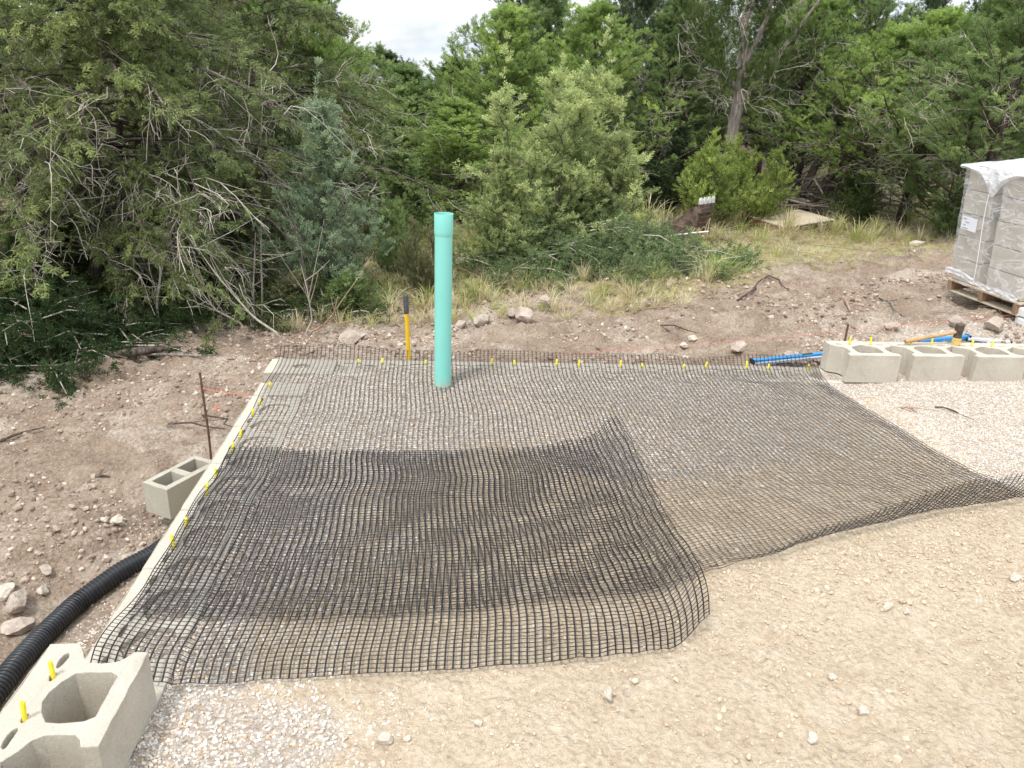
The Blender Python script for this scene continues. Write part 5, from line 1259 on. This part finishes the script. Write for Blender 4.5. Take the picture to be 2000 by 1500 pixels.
pallet(pl, 1.18, .80, 7)

# ------------------------------------------------------------------ wrapped pallet of blocks
A_ = np.array([4.05, 7.27]); B__ = np.array([4.205, 6.47])           # visible face, far corner to near corner
ex = (B__ - A_) / np.linalg.norm(B__ - A_); ang = math.atan2(ex[1], ex[0]); wid = .86; dep = 1.06
wp = empty('block_pallet', (A_[0], A_[1], .175), 'pallet of tan concrete blocks under clear plastic wrap at the right edge', 'pallet of blocks', rz=ang); wp.rotation_euler = (.095, 0, ang)
# local frame: x along the visible face (towards the camera), +y away to the right
def bx(name, c, size, mat, bv=.0, parent=wp):
    m2 = MB(); m2.box((0, 0, 0), size); o = link(name, m2.mesh(name), M[mat], parent); o.location = c
    if bv: bevel(o, bv)
    return o
for k in range(3): bx('stringer', (.03 + k * (wid - .06) / 2, dep / 2, .050), (.05, dep, .085), 'wood_dk', .003)
for k in range(7): bx('deck_board', (wid / 2, .05 + k * (dep - .1) / 6, .101), (wid + .02, .10, .016), 'wood', .002)
for k in range(3): bx('bottom_board', (wid / 2, .06 + k * (dep - .12) / 2, .0), (wid + .02, .11, .014), 'wood', .002)
rk = random.Random(12)
for r0 in range(5):
    for cx_, w_ in ((.185, .335), (.655, .405)):
        for dy in range(2):
            z = .112 + .102 + r0 * .2045
            o = bx('block', (cx_ + rk.uniform(-.006, .006) + .004 * r0, .17 + .46 * dy + rk.uniform(-.005, .005) + (0 if cx_ > .4 else .0), z), (w_, .31, .2), 'block', .006); o.rotation_euler = (0, 0, rk.uniform(-.012, .012))
        o = bx('block', (cx_, .94, z), (w_, .20, .2), 'block', .006)
# film: sides as a wrinkled sleeve, top as a cover with a swag
HT = .112 + 5 * .2045
def film_grid(fn, nu, nv, name, mat):
    u = np.linspace(0, 1, nu); v = np.linspace(0, 1, nv); U_, V_ = np.meshgrid(u, v); P_ = fn(U_, V_).reshape(-1, 3)
    i = (np.arange(nv - 1)[:, None] * nu + np.arange(nu - 1)[None, :]).ravel(); F_ = np.stack([i, i + 1, i + nu + 1, i + nu], -1)
    return link(name, mesh_np(name, P_, F_, True), M[mat], wp)
per = [(-.02, dep + .01), (-.022, .0), (.0, -.022), (wid, -.024), (wid + .024, -.005), (wid + .025, dep + .01)]
def sleeve(U_, V_):
    p = poly_at(np.array(per), U_.ravel()).reshape(*U_.shape, 2)
    w = .010 * fbm(U_ * 22, V_ * 8, 4, 131) + .008 * fbm(U_ * 8 + V_ * 12, V_ * 5, 3, 133)
    c0 = np.array([wid / 2, dep / 2]); d = p - c0; d = d / np.linalg.norm(d, axis=-1)[..., None]
    p = p + d * (w + .004)[..., None]
    lo = .135 + .05 * fbm(U_ * 7, V_ * 0, 3, 135) + .05 * sstep(.62, .72, U_) 
    lo = lo + .03 * np.sin(U_ * 40)
    z = lo + (HT + .01 - lo) * V_
    return np.stack([p[..., 0], p[..., 1], z], -1)
film_grid(sleeve, 200, 60, 'plastic_wrap', 'film')
def topf(U_, V_):
    x = -.02 + (wid + .045) * U_; y = -.025 + (dep + .03) * V_
    z = HT + .014 + .008 * fbm(U_ * 9, V_ * 9, 3, 141)
    return np.stack([x, y, z], -1)
film_grid(topf, 50, 50, 'top_cover', 'film_top')
def swag(U_, V_):
    ln = .03 + .20 * np.exp(-((U_ - .47) / .20) ** 2) ; x = -.01 + wid * U_; x = x + (wid * .47 - x) * .45 * V_ * np.exp(-((U_ - .47) / .25) ** 2)
    z = HT + .014 - ln * V_; y = -.034 - .018 * np.sin(V_ * 3) + .010 * fbm(U_ * 18, V_ * 3, 3, 143)
    return np.stack([x, y, z], -1)
film_grid(swag, 70, 20, 'top_cover', 'film_top')
def band(U_, V_):
    x = -.018 + (wid + .03) * U_; z = .155 + .05 * V_ + .04 * np.sin(U_ * 8 + .5) * .6 - .06 * sstep(.45, 1, U_) ; y = -.030 + .008 * fbm(U_ * 16, V_ * 4, 3, 147)
    return np.stack([x, y, z], -1)
film_grid(band, 70, 8, 'bunched_wrap', 'film_top')
m2 = MB(); zc = np.linspace(HT - .20, .16, 16); m2.tube(np.stack([wid * .455 + .012 * np.sin(zc * 6) - .03 * (HT - zc), -.046 + zc * 0, zc], -1), .0035, 6); link('cord', m2.mesh('cord', True), M['white_pl'], wp)
lb = bx('paper_label', (.205, -.045, .655), (.185, .002, .115), 'paper'); lb.rotation_euler = (0, .04, 0)
for k, (lx, lw) in enumerate([(-.055, .04), (-.02, .05), (-.05, .03), (-.04, .07)]):
    m2 = MB(); m2.box((lx, -.0022, .038 - .027 * k), (lw, .0012, .006)); link('print_line', m2.mesh('print_line'), M['ink'], lb)
bx('strap', (wid + .03, .06, .42), (.004, .018, .9), 'pvc')
bx('stone', (wid + .03, .12, .03), (.12, .20, .075), 'white_pl', .012); bx('stone', (wid + .03, .12, -.05), (.12, .20, .07), 'white_pl', .012)
